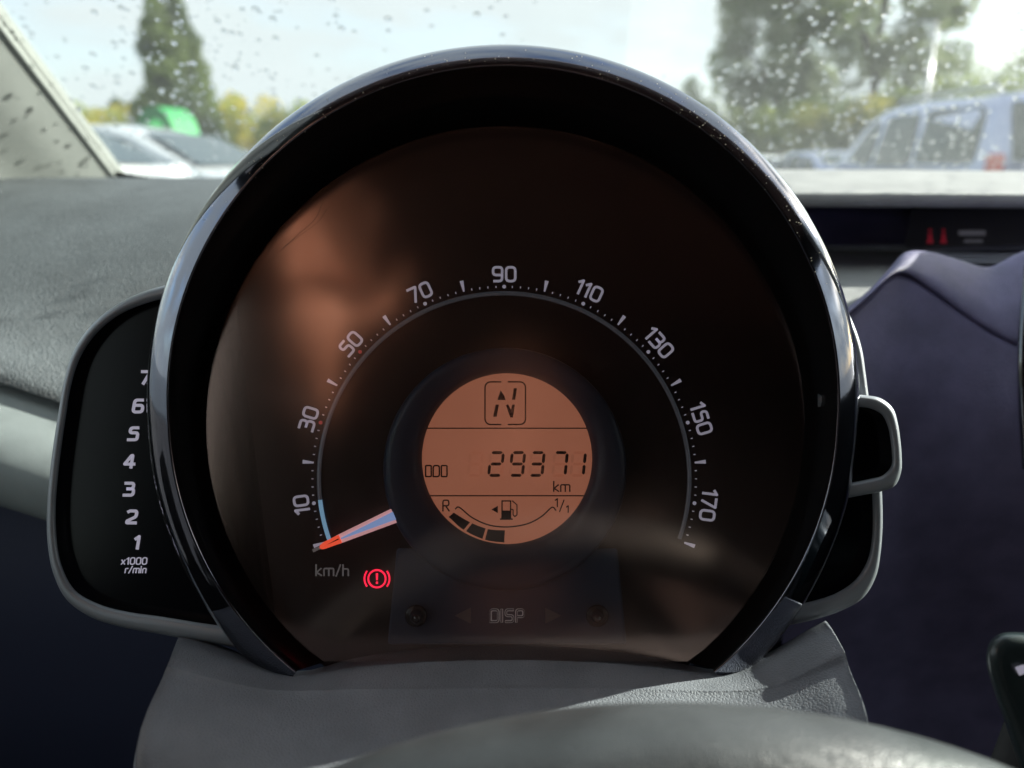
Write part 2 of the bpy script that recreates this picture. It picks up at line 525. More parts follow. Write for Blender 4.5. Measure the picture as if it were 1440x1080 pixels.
# rain on the outside of the glass
mb = MB()
rnd = random.Random(11)
cand = 0
drops = []
while cand < 21000:
    cand += 1
    x = rnd.uniform(-.45, .98); y = rnd.uniform(.14, .80)
    den = noise.noise(Vector((x * 9, y * 9, 3.3))) * .9 + .42
    pxx = 720 + F * x / max(y, .1)
    hit = W
    dirv = (Vector((x, y, wsz(y))) - CAM)
    dd = dirv.dot(FWD); px_ = 720 + F * dirv.x / dd; py_ = 540 - F * dirv.dot(UP) / dd
    if abs(x + .25 + (.6 - y) * .1) < .05 and y > .42: den += .75
    if .2 < x < .6 and y > .40: den += .55
    if -.2 < x < .16: den -= .2
    if rnd.random() > den * .42: continue
    r = rnd.choice((.0009, .0012, .0014, .0016, .0019, .0023)) * rnd.uniform(.8, 1.2)
    if any((x - q[0]) ** 2 + (y - q[1]) ** 2 < (r + q[2]) ** 2 for q in drops[-400:]): continue
    drops.append((x, y, r))
for (x, y, r) in drops:
    c = Vector((x, y, wsz(y))) + WS_N * .0042
    ax = rnd.uniform(.85, 1.2); jx = rnd.uniform(-.12, .12)
    rows = []
    hh = rnd.uniform(.30, .42)
    for k in range(4):
        q = 1 - k / 4
        rr = r * q; h = r * hh * (1 - q * q)
        rows.append([c + RT * (rr * math.cos(a * math.pi / 5)) + WS_S * (rr * math.sin(a * math.pi / 5) * ax - h * .25 + rr * jx * math.cos(a * math.pi / 5)) + WS_N * h for a in range(10)])
    rows.append([c + WS_N * r * hh - WS_S * r * hh * .25] * 10)
    vs = [p for q in rows[:4] for p in q] + [rows[4][0]]
    fs = [(i * 10 + j, i * 10 + (j + 1) % 10, i * 10 + 10 + (j + 1) % 10, i * 10 + 10 + j) for i in range(3) for j in range(10)]
    fs += [(30 + j, 30 + (j + 1) % 10, 40) for j in range(10)]
    fs += [tuple(reversed(range(10)))]
    mb.add(vs, [tuple(reversed(f)) for f in fs], True)
    mb.sm[-1] = False
o = mb.build('raindrops', M['water'])
tag(o, kind='stuff')

# windscreen pillar
pil = thing('windscreen_pillar', EBOT, label='pale windscreen pillar trim speckled with raindrop shadows at upper left', cat='pillar')
rows = []
for k in range(9):
    p = EBOT + (ETOP - EBOT) * (k / 8) - WS_N * .006
    out_ = Vector((-.45, -.89, .0)).normalized()
    rows.append([p + Vector((.004, .02, 0)), p + Vector((0, .004, 0)), p + out_ * .012, p + out_ * .05 + Vector((.003, .001, 0)), p + out_ * .10, p + out_ * .17, p + out_ * .18 + Vector((-.02, .03, 0))])
MB().grid(surf(rows, 4, 1)).build('trim_panel', M['pillar'], pil)
mb = MB().tube([EBOT + (ETOP - EBOT) * (k / 12) - WS_N * .0055 + Vector((-.001, .002, 0)) for k in range(13)], .0028, 8)
mb.build('edge_seal', M['pillar'], pil)

pil2 = thing('windscreen_pillar', (1.0, .84, 1.01), label='far windscreen pillar trim on the passenger side, beyond the right edge', cat='pillar')
rows = []
for k in range(9):
    p = Vector((1.03, .87, wsz(.87))).lerp(Vector((.97, .12, wsz(.12))), k / 8) - WS_N * .006
    rows.append([p + Vector((-.055, .01, 0)), p + Vector((-.055, -.015, 0)), p + Vector((-.03, -.05, 0)), p + Vector((.03, -.09, 0)), p + Vector((.06, -.09, .01)), p + Vector((.07, .0, .03)), p + Vector((0, .05, .03))])
MB().grid(surf(rows, 3, 1), closed_u=True).build('trim_panel', M['pillar'], pil2)

# dashboard
dash = thing('dashboard', (.27, .6, .9), label='wide grained grey dashboard with recessed shelf running under the windscreen', cat='dashboard')
colx = [-.47, -.36, -.285, -.22, -.15, 0, .12]
lip = [.966, .963, .957, .936, .908, .89, .89]
rows = []
for (y, zz) in ((.86, 1.02), (.79, 1.036), (.72, Z(250, .72)), (.66, Z(255, .66)), (.56, Z(285, .56)), (.47, Z(360, .47))):
    rows.append([Vector((x, y, zz)) for x in colx])
rows.append([Vector((x, .41, l * .72 + .28 * Z(360, .47) + .004)) for x, l in zip(colx, lip)])
rows.append([Vector((x, .377, l + .006)) for x, l in zip(colx, lip)])
rows.append([Vector((x, .370, l)) for x, l in zip(colx, lip)])
rows.append([Vector((x, .372, l - .003)) for x, l in zip(colx, lip)])
rows.append([Vector((x, .395, l - .004)) for x, l in zip(colx, lip)])
MB().grid(surf(rows, 5, 4)).build('upper_pad', M['soft'], dash)
rows = []
for (y, dz) in ((.42, -.002), (.378, -.004), (.362, -.014), (.350, -.027), (.345, -.042), (.352, -.060), (.39, -.08)):
    rows.append([Vector((x, y, l + dz)) for x, l in zip(colx, lip)])
MB().grid(surf(rows, 5, 4)).build('lower_panel', M['lower'], dash)
# right: brow, recess and shelf
cx_ = [.10, .18, .30, .45, .62, .80, 1.0]
prof = [(.86, 1.02), (.79, 1.038), (.72, Z(240, .72)), (.64, Z(244, .64)), (.56, Z(256, .56)), (.505, Z(271, .505)), (.497, Z(277, .497)), (.499, Z(277, .497) - .006), (.52, Z(277, .5) - .008)]
rows = [[Vector((x, y, z + .0009 * math.sin(x * 9))) for x in cx_] for y, z in prof]
MB().grid(surf(rows, 5, 4)).build('brow', M['soft2'], dash)
prof = [(.515, Z(277, .5) - .0075), (.60, 1.022), (.622, 1.015), (.625, 1.0), (.622, Z(352, .622) + .004)]
rows = [[Vector((x, y, z)) for x in cx_] for y, z in prof]
MB().grid(surf(rows, 2, 3)).build('recess_lining', M['fascia'], dash)
prof = [(.63, Z(354, .62)), (.60, Z(358, .60)), (.53, Z(371, .53)), (.47, Z(395, .47)), (.435, Z(425, .435)), (.415, Z(458, .415)), (.405, Z(505, .405)), (.41, .90)]
rows = [[Vector((x, y, z)) for x in cx_] for y, z in prof]
MB().grid(surf(rows, 5, 4)).build('shelf', M['soft2'], dash)
# dark lower fascia closing the space under the pad
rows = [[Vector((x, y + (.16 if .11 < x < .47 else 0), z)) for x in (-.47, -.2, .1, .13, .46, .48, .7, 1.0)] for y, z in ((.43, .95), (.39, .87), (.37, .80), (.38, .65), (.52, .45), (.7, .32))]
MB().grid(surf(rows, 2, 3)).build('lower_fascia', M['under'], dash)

# centre console fascia
con = thing('centre_console', W(1330, 800, .40), label='violet black centre fascia with a creased shoulder to the right of the dial', cat='console')
Tt = [(1100, 486, .375), (1150, 461, .380), (1190, 435, .386), (1228, 403, .392), (1254, 375, .397), (1275, 355, .402), (1310, 355, .405), (1350, 366, .406), (1392, 376, .407), (1440, 354, .407), (1540, 325, .407), (1700, 330, .41), (2000, 340, .42)]
Cr = [(1100, 496, .371), (1150, 471, .376), (1190, 445, .382), (1226, 414, .387), (1252, 389, .391), (1277, 388, .393), (1312, 410, .391), (1353, 440, .386), (1395, 468, .381), (1440, 491, .377), (1540, 535, .370), (1700, 560, .375), (2000, 565, .39)]
def mixr(a, b, t, dd=0, dy=0): return [(p[0] * (1 - t) + q[0] * t, p[1] * (1 - t) + q[1] * t + dy, p[2] * (1 - t) + q[2] * t + dd) for p, q in zip(a, b)]
rows = [[(p[0] + 10, p[1] + 30, p[2] + .06) for p in Tt], [(p[0], p[1] + 3, p[2] + .012) for p in Tt], [(p[0], p[1], p[2] + .004) for p in Tt], mixr(Tt, Cr, .06), mixr(Tt, Cr, .3, -.004), mixr(Tt, Cr, .65, -.006), mixr(Tt, Cr, .93, -.0035), mixr(Tt, Cr, 1.0, .0012)]
MB().grid(surf([[W(*p) for p in r] for r in rows], 5, 4)).build('vent_shoulder', M['fascia'], con)
Cb = [(p[0], p[1] - .5, p[2]) for p in Cr]
rows = [[W(p[0], p[1] - 1, p[2] + .003) for p in Cb], [W(p[0], p[1] + 1, p[2] - .0002) for p in Cb], [W(p[0], p[1] + 6, p[2] - .0016) for p in Cb], [W(p[0], p[1] + 22, p[2] - .003) for p in Cb]]
for py, dd, k in ((570, -.006, .3), (690, .006, .55), (820, .035, .8), (1000, .09, 1), (1300, .16, 1)):
    rows.append([W(p[0], py + (p[1] - 450) * (1 - k) * .5, p[2] * (1 - k * .6) + .376 * k * .6 + dd) for p in Cb])
MB().grid(surf(rows, 5, 4)).build('fascia', M['fascia'], con)
t0 = [(1441, 372, 0.378), (1436, 420, 0.370), (1432, 480, 0.363), (1432, 560, 0.357), (1438, 660, 0.353)]
rows = [[W(x - 3, y, d + .01) for x, y, d in t0], [W(x - 1, y, d) for x, y, d in t0], [W(x + 3, y, d - .003) for x, y, d in t0], [W(x + 14, y, d - .004) for x, y, d in t0], [W(x + 60, y, d - .002) for x, y, d in t0]]
MB().grid(surf(rows, 3, 6)).build('gloss_trim', M['piano'], con)

blk = thing('console_shade_block', (.41, .41, .96), label='added unseen block beyond the right edge that shades the console', cat='shade block')
MB().box((.435, .42, 1.0), (.19, .08, .13), None, .008).build('shade_block_body', M['fascia'], blk)  # out-of-view block added to keep the sun off the console
MB().box((.435, .379, 1.0), (.165, .003, .095), None).build('shade_block_face', M['piano'], blk)
vent = thing('air_vent', W(1370, 360, .50), label='silver louvred air vent set in the shelf at far right', cat='air vent')
rows = [[W(x, y, d) for x, y, d in r] for r in (
    [(1284, 352, .520), (1330, 349, .525), (1400, 347, .53), (1500, 345, .53)],
    [(1276, 351, .512), (1330, 347, .520), (1400, 345, .525), (1500, 343, .525)],
    [(1290, 357, .500), (1330, 354, .507), (1400, 352, .51), (1500, 351, .51)])]
MB().grid(surf(rows, 5, 2)).build('vent_frame', M['silver'], vent)
for i, (py, d) in enumerate(((356, .507), (361, .500), (366, .495))):
    x0 = 1296 + i * 16
    path = spl([W(x0 + t * (1500 - x0), py + 2 * math.sin(t * 3), d) for t in (0, .3, .6, 1)], 5)
    mb = MB()
    rw = [[p + UP * a + FWD * b for p in path] for a, b in ((0, .007), (.0007, 0), (-.0007, 0), (-.0012, .007))]
    mb.grid(rw, True).build('louvre', M['silver'], vent)
rows = [[W(x, y, .525) for x in (1280, 1500)] for y in (345, 400)]
MB().grid(rows, False).build('vent_cavity', M['rubber'], vent)

disp = thing('warning_display', W(1370, 345, .55), label='slim black warning display with two red seat belt symbols on the shelf', cat='display')
mb = MB()
o_ = fillet([(1270, 350), (1284, 284), (1640, 292), (1640, 352)], 14, True)
vs = [W(p.x, p.y, .55) for p in o_] + [W(p.x + 4, p.y - 2, .59) for p in o_]
n = len(o_)
mb.add(vs, [tuple(range(n))] + [(i, n + i, n + (i + 1) % n, (i + 1) % n) for i in range(n)])
mb.build('display_window', M['rubber'], disp)
for cx in (1308, 1327):
    ps = disc2(cx, 324, 2.2, 10) + [[(cx - 3.2, 340), (cx - 2, 328), (cx + 2, 328), (cx + 3.2, 340)], [(cx - 4.5, 342), (cx - 4.5, 338), (cx + 4.5, 338), (cx + 4.5, 342)]]
    decal('seat_belt_symbol', ps, .5495, M['warn_dim'], disp)
decal('faint_legend', [[(1348, 324), (1386, 324), (1386, 331), (1348, 331)], [(1356, 337), (1382, 337), (1382, 341), (1356, 341)]], .5495, M['dim'], disp)

# ------------------------------------------------------------------ steering wheel (rim close to the lens) and column cover
SWC = W(952, 984 + 1368, .150)
sw = thing('steering_wheel', SWC, (-PITCH, 0, 0), label='grey leather steering wheel rim blurred along the bottom edge', cat='steering wheel')
RW = (984 - 984 + 1350) / F * .150
mb = MB(); rows = []
for i in range(160):
    a = 2 * math.pi * i / 160
    cdir = RT * math.sin(a) + UP * math.cos(a)
    c = SWC + cdir * (RW - .013)
    rows.append([c + cdir * (.0135 * math.cos(b * math.pi / 8)) + FWD * (.0165 * math.sin(b * math.pi / 8)) for b in range(16)])
mb.grid(rows, True, closed_u=True, closed_v=True).build('rim', M['leather'], sw)
for a in (90, 270, 180):
    cdir = RT * math.sin(R(a)) + UP * math.cos(R(a)); sd_ = cdir.cross(FWD)
    rows = []
    for t, wd in ((.03, .045), (.08, .035), (.12, .026), (RW - .014, .032)):
        c = SWC + cdir * t + FWD * (.028 * (1 - t / RW) + .002)
        rows.append([c + sd_ * wd * .5, c + sd_ * wd * .4 - FWD * .006, c - sd_ * wd * .4 - FWD * .006, c - sd_ * wd * .5, c - sd_ * wd * .4 + FWD * .006, c + sd_ * wd * .4 + FWD * .006])
    MB().grid(rows, True, closed_u=True).build('spoke', M['rubber'], sw)
rows = []
for r, dd in ((.066, .034), (.066, .02), (.06, .012), (.045, .006), (.02, .003), (.0005, .003)):
    rows.append([SWC + (RT * math.cos(a * math.pi / 20) * r * 1.15 + UP * math.sin(a * math.pi / 20) * r) + FWD * dd for a in range(40)])
MB().grid(rows, True, closed_u=True).build('airbag_cover', M['rubber'], sw)

shr = thing('column_cover', W(711, 1010, .24), (-PITCH, 0, 0), label='grained grey steering column cover directly below the round dial', cat='column cover')
xs0 = [(252, 905), (262, 893), (330, 915), (415, 944), (500, 925), (600, 911), (711, 907), (820, 911), (920, 924), (1015, 942), (1080, 918), (1150, 878), (1164, 882)]
xs1 = [(236, 942), (246, 934), (322, 955), (398, 968), (500, 965), (600, 963), (711, 961), (820, 962), (920, 965), (1022, 968), (1090, 958), (1176, 915), (1186, 925)]
xs2 = [(228, 960), (238, 955), (315, 972), (394, 985), (500, 983), (600, 981), (711, 979), (820, 980), (920, 983), (1026, 985), (1100, 976), (1186, 945), (1194, 950)]
xs3 = [(190, 1062), (205, 1058), (300, 1090), (390, 1110), (500, 1118), (600, 1121), (711, 1122), (820, 1120), (920, 1115), (1035, 1105), (1120, 1085), (1212, 1040), (1226, 1046)]
def rowd(xs, d, side=.0): return [W(xs[0][0] - 6, xs[0][1] + 60, d + .05)] + [W(x, y, d + (.004 if i in (0, len(xs) - 1) else 0)) for i, (x, y) in enumerate(xs)] + [W(xs[-1][0] + 6, xs[-1][1] + 60, d + .05)]
rb = [(x, y + 30) for x, y in xs0]
rows = [rowd(rb, .285), rowd(xs0, .263), rowd(xs1, .240), rowd(xs2, .2345), rowd(xs3, .205), rowd([(x, y + 200) for x, y in xs3], .20)]
MB().grid(surf(rows, 4, 5)).build('upper_shell', M['shroud'], shr)

# wiper stalk on the right of the column
st = thing('wiper_stalk', W(1420, 960, .20), label='dark control stalk paddle at the lower right corner', cat='stalk')
ol = spl([(1432, 1075), (1416, 1025), (1400, 980), (1389, 940), (1390, 910), (1402, 895), (1425, 890), (1460, 893), (1500, 900)], 4) if False else None
pts = [(1436, 1085), (1418, 1030), (1400, 980), (1388, 938), (1388, 912), (1398, 896), (1420, 889), (1470, 893), (1530, 905)]
P3 = [Vector((a, b, 0)) for a, b in pts]; P3 = spl(P3, 5)
rows = []
for ins, dd in ((2, .235), (0, .222), (0, .214), (3, .2085), (8, .206), (30, .2055), (70, .206)):
    rw = []
    for p in P3:
        q = Vector((1500, 1010, 0)) - p; q.normalize()
        rw.append(W(p.x + q.x * ins, p.y + q.y * ins, dd))
    rows.append(rw)
MB().grid(rows, True).build('paddle', M['stalk'], st)
decal('stalk_mark', [[(1428, 939), (1440, 935), (1446, 946), (1434, 950)]], .2048, M['print'], st)
MB().tube([W(1470, 1000, .215), W(1350, 1300, .235), W(1100, 1500, .255)], [.008, .007, .008], 12).build('stalk_arm', M['rubber'], st)

# ------------------------------------------------------------------ instrument cluster
cl = thing('instrument_cluster', W(711, 950, .262), (-PITCH, 0, 0), label='round speedometer pod with glossy black hood, orange odometer display and side rev counter', cat='instrument cluster')


def drim(py): return .224 + (.251 - .224) * max(0, min(1, (py - 60) / 890)) ** 1.0


def hood_ring(r_fun, dd, cx=711, cy=560, back=0, n=150, amax=None):
    row = []
    for i in range(n + 1):
        a = -1 + 2 * i / n
        th = R(142.6) * a
        k = max(0, (abs(math.degrees(th)) - 95) / 47)
        r = r_fun(k) + 7 * max(0, -math.sin(th)) ** 2
        px = cx + r * math.sin(th); py = cy - r * math.cos(th)
        row.append(W(px, py, drim(py) + dd) + FWD * back)
    return row


rows = [hood_ring(lambda k: 488 + 22 * k, .008, back=.07), hood_ring(lambda k: 497 + 19 * k, .008, back=.02), hood_ring(lambda k: 498 + 19 * k, .0075)]
for dr, dd in ((497.2, .0056), (494, .0041), (490, .0029), (485, .0019), (480, .0012), (475, .0006), (471, .0002), (468.5, 0), (467, .0004), (466, .0016)):
    rows.append(hood_ring(lambda k, dr=dr: dr + 19 * k * (dr - 440) / 58 + 12 * k * (498 - dr) / 58, dd))
MB().grid(rows, True).build('hood_rim', M['rim'], cl)
drn = random.Random(3); mb = MB()
for i in range(170):
    t_ = drn.uniform(-60, 75) if i % 3 else drn.uniform(25, 60)
    th = R(t_); dr = drn.uniform(468, 494)
    p = W(711 + dr * math.sin(th), 560 - dr * math.cos(th), drim(560 - dr * math.cos(th)) + (.0002 if dr < 480 else .0002 + (dr - 480) * .00018) - .0001)
    s_ = drn.uniform(.00007, .00022)
    q = [p + RT * s_ * math.cos(a) * drn.uniform(.6, 1.4) + UP * s_ * math.sin(a) for a in (0, 1.3, 2.5, 3.8, 5.1)] + [p - FWD * s_ * .8]
    mb.add(q, [(0, 1, 5), (1, 2, 5), (2, 3, 5), (3, 4, 5), (4, 0, 5)])
mb.build('dust_specks', M['dust'], cl)['kind'] = 'stuff'


def face_pt(th, r, d, cx=711, cy=598): return W(cx + r * math.sin(th), cy - r * math.cos(th), d)


# inner wall: from the rim's inner edge back to the dial
rA = hood_ring(lambda k: 466 + 15 * k, .0016)
rA2 = hood_ring(lambda k: 464 + 15 * k, .0030)
n = len(rA) - 1
rB = []
for i in range(n + 1):
    th = R(142.6) * (-1 + 2 * i / n)
    rB.append(face_pt(th, 419, .2625))
rows = [rA, rA2]
for t in (.2, .4, .6, .8, .95, 1.0):
    rows.append([a * (1 - t) + b * t - (a - b) * (.10 * math.sin(t * math.pi)) * .0 for a, b in zip(rA2, rB)])
MB().grid(rows, True).build('hood_liner', M['piano_soft'], cl)


def cut_disc(r, d, ycut, cx=711, cy=598, n=96):
    vs = []
    for i in range(n):
        th = 2 * math.pi * i / n
        px = cx + r * math.sin(th); py = cy - r * math.cos(th)
        vs.append((px, min(py, ycut)))
    return [W(px, py, d) for px, py in vs]


v = cut_disc(424, .2625, 985)
MB().add(v + [p + FWD * .004 for p in v], [tuple(range(96)), tuple(reversed(range(96, 192)))]).build('dial_face', M['dial'], cl)

# lens with warm-tinted reflection, slightly domed
rows = []
for k, bul in ((1, 0), (.85, .0012), (.65, .0024), (.4, .0034), (.2, .0038), (.001, .004)):
    rows.append([Vector(p) for p in [W(711 + (q[0]) * k, 598 + (q[1]) * k, .2512 - bul) for q in
                 [(421 * math.sin(2 * math.pi * i / 96), min(-421 * math.cos(2 * math.pi * i / 96), 930 - 598)) for i in range(96)]]])
MB().grid(rows, True, closed_u=True).build('dial_lens', M['lens'], cl)

CX, CY = 709, 673


def ang(v): return (v - 90) / 20 * 24.35


DP = .2620
for s in (10, 30, 50, 70, 90, 110, 130, 150, 170):
    a = ang(s); r = 287.5 if s < 100 else 290
    x = CX + r * math.sin(R(a)) * 1.0; y = CY - r * math.cos(R(a))
    o = decal('speed_numeral', text(str(s), x, y, 23, 3.5, a, gap=.28), DP, M['print'], cl)
    xd = CX + 270 * math.sin(R(a)); yd = CY - 270 * math.cos(R(a))
    decal('scale_dot', disc2(xd, yd, 2.6, 14), DP, M['red_dot'] if s in (30, 50) else M['print'], cl)
for s in range(0, 181, 20):
    a = R(ang(s))
    def P(r, w): return (CX + r * math.sin(a) + w * math.cos(a), CY - r * math.cos(a) + w * math.sin(a))
    decal('scale_tick', [[P(269, -1.1), P(269, 1.1), P(284.5, 2.7), P(284.5, -2.7)]], DP, M['print'], cl)
ps = []
for s in range(2, 180, 2):
    if s % 10 == 0: continue
    a = R(ang(s))
    def P(r, w): return (CX + r * math.sin(a) + w * math.cos(a), CY - r * math.cos(a) + w * math.sin(a))
    ps.append([P(268.4, -.55), P(268.4, .55), P(271.2, .7), P(271.2, -.7)])
decal('minor_marks', ps, DP, M['print'], cl)['kind'] = 'stuff'
# moulded scale arc
rows = []
for r, dd in ((257.6, 0), (258.2, -.0006), (260.5, -.0010), (263, -.0006), (263.6, 0)):
    rows.append([face_pt(R(-96.5 + (96.5 + 109) * i / 90), r, DP + dd, CX, CY) for i in range(91)])
MB().grid(rows, True).build('scale_arc', M['arc'], cl)
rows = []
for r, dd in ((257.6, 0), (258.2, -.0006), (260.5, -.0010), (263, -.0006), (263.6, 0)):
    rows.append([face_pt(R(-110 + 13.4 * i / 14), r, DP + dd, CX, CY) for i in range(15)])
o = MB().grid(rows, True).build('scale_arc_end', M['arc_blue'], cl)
o['label'] = 'lower end of the scale arc with a blue reflection painted in'

# needle
ax0, ax1 = Vector((451, 769.5)), Vector((556, 724.5))
axd = (ax1 - ax0).normalized(); axn = Vector((-axd.y, axd.x)); AL = (ax1 - ax0).length


def NP(t, w): p = ax0 + axd * (AL * t) + axn * w; return (p.x, p.y)


decal('needle_tip_mark', [[NP(-.11, -2), NP(-.11, 2.6), NP(.03, 2.0), NP(.03, -1.6)]], .2612, M['dim_light'], cl)
nd = decal('needle', [[NP(.22, -6.0), NP(.22, 6.0), NP(1.0, 10.5), NP(1.0, -10.5)]], .2560, M['needle_p'], cl, .001)
tipp = [NP(.26, -6.1), NP(.26, 6.1), NP(.04, 4.6), NP(.0, 3.3), NP(-.018, 0), NP(.0, -3.3), NP(.04, -4.6)]
decal('needle_tip', [tipp], .2556, M['needle_o'], nd, .001)
decal('needle_stripe', [[NP(.27, -.8), NP(.27, 1.2), NP(1.0, 6.0), NP(1.0, -6.0)]], .2556, M['needle_b'], nd, .0006)
decal('needle_black_mark', [[NP(.08, .2), NP(.24, -1.6), NP(.24, .2)]], .2553, M['black'], nd, .0002)  # thin black triangle marked on the orange tip

decal('unit_legend', text('km/h', 467, 802, 17, 2.0, gap=.24), DP, M['dim_light'], cl)
wx, wy = 530, 814
ps = ring2(wx, wy, 12.2, 2.3) + ring2(wx, wy, 17.6, 2.2, 52, 128, 14) + ring2(wx, wy, 17.6, 2.2, 232, 308, 14)
ps += [[(wx - 1.6, wy - 7.5), (wx + 1.6, wy - 7.5), (wx + 1.1, wy + 2), (wx - 1.1, wy + 2)]] + disc2(wx, wy + 5.6, 1.7, 12)
decal('brake_warning_lamp', ps, DP, M['warn'], cl)

# lower button panel and round display housing
pan = fillet([(558, 771), (545, 906), (881, 906), (868, 771)], 5, True)
mb = MB(); n = len(pan)
rows = [[W(p.x, p.y, .2622) for p in pan], [W(p.x, p.y, .2590) for p in pan]]
c = Vector((713, 830)); rows.append([W(p.x + (c.x - p.x) * .015, p.y + (c.y - p.y) * .02, .2585) for p in pan])
mb.grid(rows, False, closed_u=True); m0 = len(mb.v)
mb.f.append(tuple(m0 - n + i for i in range(n))); mb.sm.append(False)
bp = mb.build('button_panel', M['slate2'], cl)
decal('button_legend', text('DISP', 713, 866, 20, 3.6, gap=.3), .2581, M['disp'], bp, .0005)
decal('button_legend_core', text('DISP', 713, 866, 18.5, 1.5, gap=.3), .25795, M['slate'], bp, .0002)
decal('arrow_mark', [[(640, 866), (662, 855), (662, 877)]], .2582, M['slate_hi'], bp)
decal('arrow_mark', [[(789, 866), (767, 855), (767, 877)]], .2582, M['slate_hi'], bp)
for x in (585, 840):
    rows = []
    for r, d in ((16, .2586), (15.5, .2566), (12.5, .2560), (11, .2563), (9, .2559), (7, .2530), (5, .2520), (.05, .2518)):
        yy = 866 - (0 if d > .2555 else -4)
        rows.append([W(x + r * math.cos(a * math.pi / 14), yy + r * math.sin(a * math.pi / 14), d) for a in range(28)])
    MB().grid(rows, True, closed_u=True).build('trip_button', M['button'], bp)

rows = []
for cx, cy, r, d in ((710, 660, 171, .2622), (710, 660, 170.5, .2565), (710, 659, 168, .2553), (710, 658, 160, .2548), (711, 654, 148, .2550), (712, 648, 134, .2556), (713, 646, 127, .2566), (713, 645, 120.5, .2584), (713, 645, 119.6, .2592)):
    rows.append([W(cx + r * math.sin(a * math.pi / 60), cy - r * 1.0 * math.cos(a * math.pi / 60), d) for a in range(120)])
dh = MB().grid(rows, True, closed_u=True).build('display_housing', M['slate'], cl)
lcd = decal('odometer_display', [[(713 + 119.6 * math.sin(i * math.pi / 40), 645 - 121 * math.cos(i * math.pi / 40)) for i in range(80)]], .2588, M['lcd'], cl, .001)
DL = .25862
INK = M['lcdink']


def seg7(ch, cx, cy, w, h, t, sl):
    on = {'2': 'abged', '9': 'abcdfg', '3': 'abgcd', '7': 'abc', '1': 'bc'}[ch]
    w2, h2 = w / 2, h / 2; g = t * .22
    S = {'a': ((-w2, -h2), (w2, -h2)), 'g': ((-w2, 0), (w2, 0)), 'd': ((-w2, h2), (w2, h2)), 'f': ((-w2, -h2), (-w2, 0)), 'b': ((w2, -h2), (w2, 0)), 'e': ((-w2, 0), (-w2, h2)), 'c': ((w2, 0), (w2, h2))}
    ps = []
    for k in on:
        a, b = Vector(S[k][0]), Vector(S[k][1]); u = (b - a).normalized(); nn = Vector((-u.y, u.x)) * t / 2
        a = a + u * g; b = b - u * g
        poly = [a, a + u * t / 2 + nn, b - u * t / 2 + nn, b, b - u * t / 2 - nn, a + u * t / 2 - nn]
        ps.append([(cx + p.x - p.y * sl, cy + p.y) for p in poly])
    return ps


for x in (668.5, 697.5, 727.5, 755, 787.5, 813):
    decal('unlit_digit', [q for k in '2937' for q in seg7(k, x, 652.5, 17.5, 32, 4.0, .10)], .25868, M['ghost'], lcd, .0001)
for ch, x in zip('2937', (697.5, 727.5, 755, 787.5)):
    decal('odometer_digit', seg7(ch, x, 652.5, 17.5, 32, 4.2, .10), DL, INK, lcd)
decal('odometer_digit', seg7('1', 821.5 - 8.5, 652.5, 17.5, 32, 4.2, .10), DL, INK, lcd)
decal('odometer_legend', text('ODO', 613.5, 662.5, 17.5, 2.0, gap=.18, wk=.85), DL, INK, lcd)
decal('distance_unit', text('km', 790, 684, 16, 1.9, gap=.2), DL, INK, lcd)
decal('divider_line', [[(599, 601.4), (827.5, 601.4), (827.5, 603), (599, 603)]], DL, INK, lcd)
decal('divider_line', [[(603, 696.4), (821, 696.4), (821, 698), (603, 698)]], DL, INK, lcd)
fr = fillet([(682, 537), (739, 537), (739, 597), (682, 597)], 7, True, 6)
ps = [q for q in ribbon(fr, 1.9, True) if not (706 < sum(p[0] for p in q) / 4 < 714)]
fl = [(690, 537), (705, 537)], [(714, 537), (731, 537)], [(690, 597), (705, 597)], [(714, 597), (731, 597)]
ps = []
for a, b in fl: ps += ribbon([a, b], 1.9)
for cxx, cyy, a0 in ((690, 545, 270), (731, 545, 0), (731, 589, 90), (690, 589, 180)):
    ps += ring2(cxx, cyy, 8, 1.9, a0, a0 + 90, 8)
ps += ribbon([(682, 545), (682, 589)], 1.9) + ribbon([(739, 545), (739, 589)], 1.9)
decal('gear_frame', ps, DL, INK, lcd)
# segmented N
ps = [[(700, 561), (704, 549), (709.5, 557), (711, 562.5), (699.5, 562.5)], [(720, 562), (722.5, 546), (727, 546), (724.5, 562)],
      [(693.5, 586), (697, 569), (701.5, 569), (698.5, 586)], [(711.5, 570), (714.5, 568.5), (718.5, 576), (720.5, 569), (724, 569), (721.5, 587), (717.5, 587)]]
decal('gear_letter', ps, DL, INK, lcd)
decal('fuel_legend', text('R', 627, 711, 17, 1.9), DL, INK, lcd)
decal('fuel_legend', text('1', 782.5, 707, 13, 1.7) + text('/', 790, 711, 17, 1.5) + text('1', 798, 716, 11, 1.6), DL, INK, lcd)
arc_pts = spl([(640, 716, 0), (646, 713.5, 0), (664, 728, 0), (688, 738.5, 0), (715, 741, 0), (742, 736.5, 0), (762, 726, 0), (776, 713.5, 0), (782, 718, 0)], 5)
decal('fuel_arc', ribbon([(p.x, p.y) for p in arc_pts], 1.8), DL, INK, lcd)


def fseg(u0, u1):
    top = spl([(638, 721, 0), (661, 734.5, 0), (686, 744, 0), (710, 746, 0)], 8)
    bot = spl([(631, 727, 0), (652, 745, 0), (682, 759, 0), (709, 763, 0)], 8)
    n = len(top) - 1
    i0, i1 = round(u0 * n), round(u1 * n)
    T = [(top[i].x, top[i].y) for i in range(i0, i1 + 1)]; B = [(bot[i].x, bot[i].y) for i in range(i0, i1 + 1)]
    return [[T[i], T[i + 1], B[i + 1], B[i]] for i in range(len(T) - 1)]


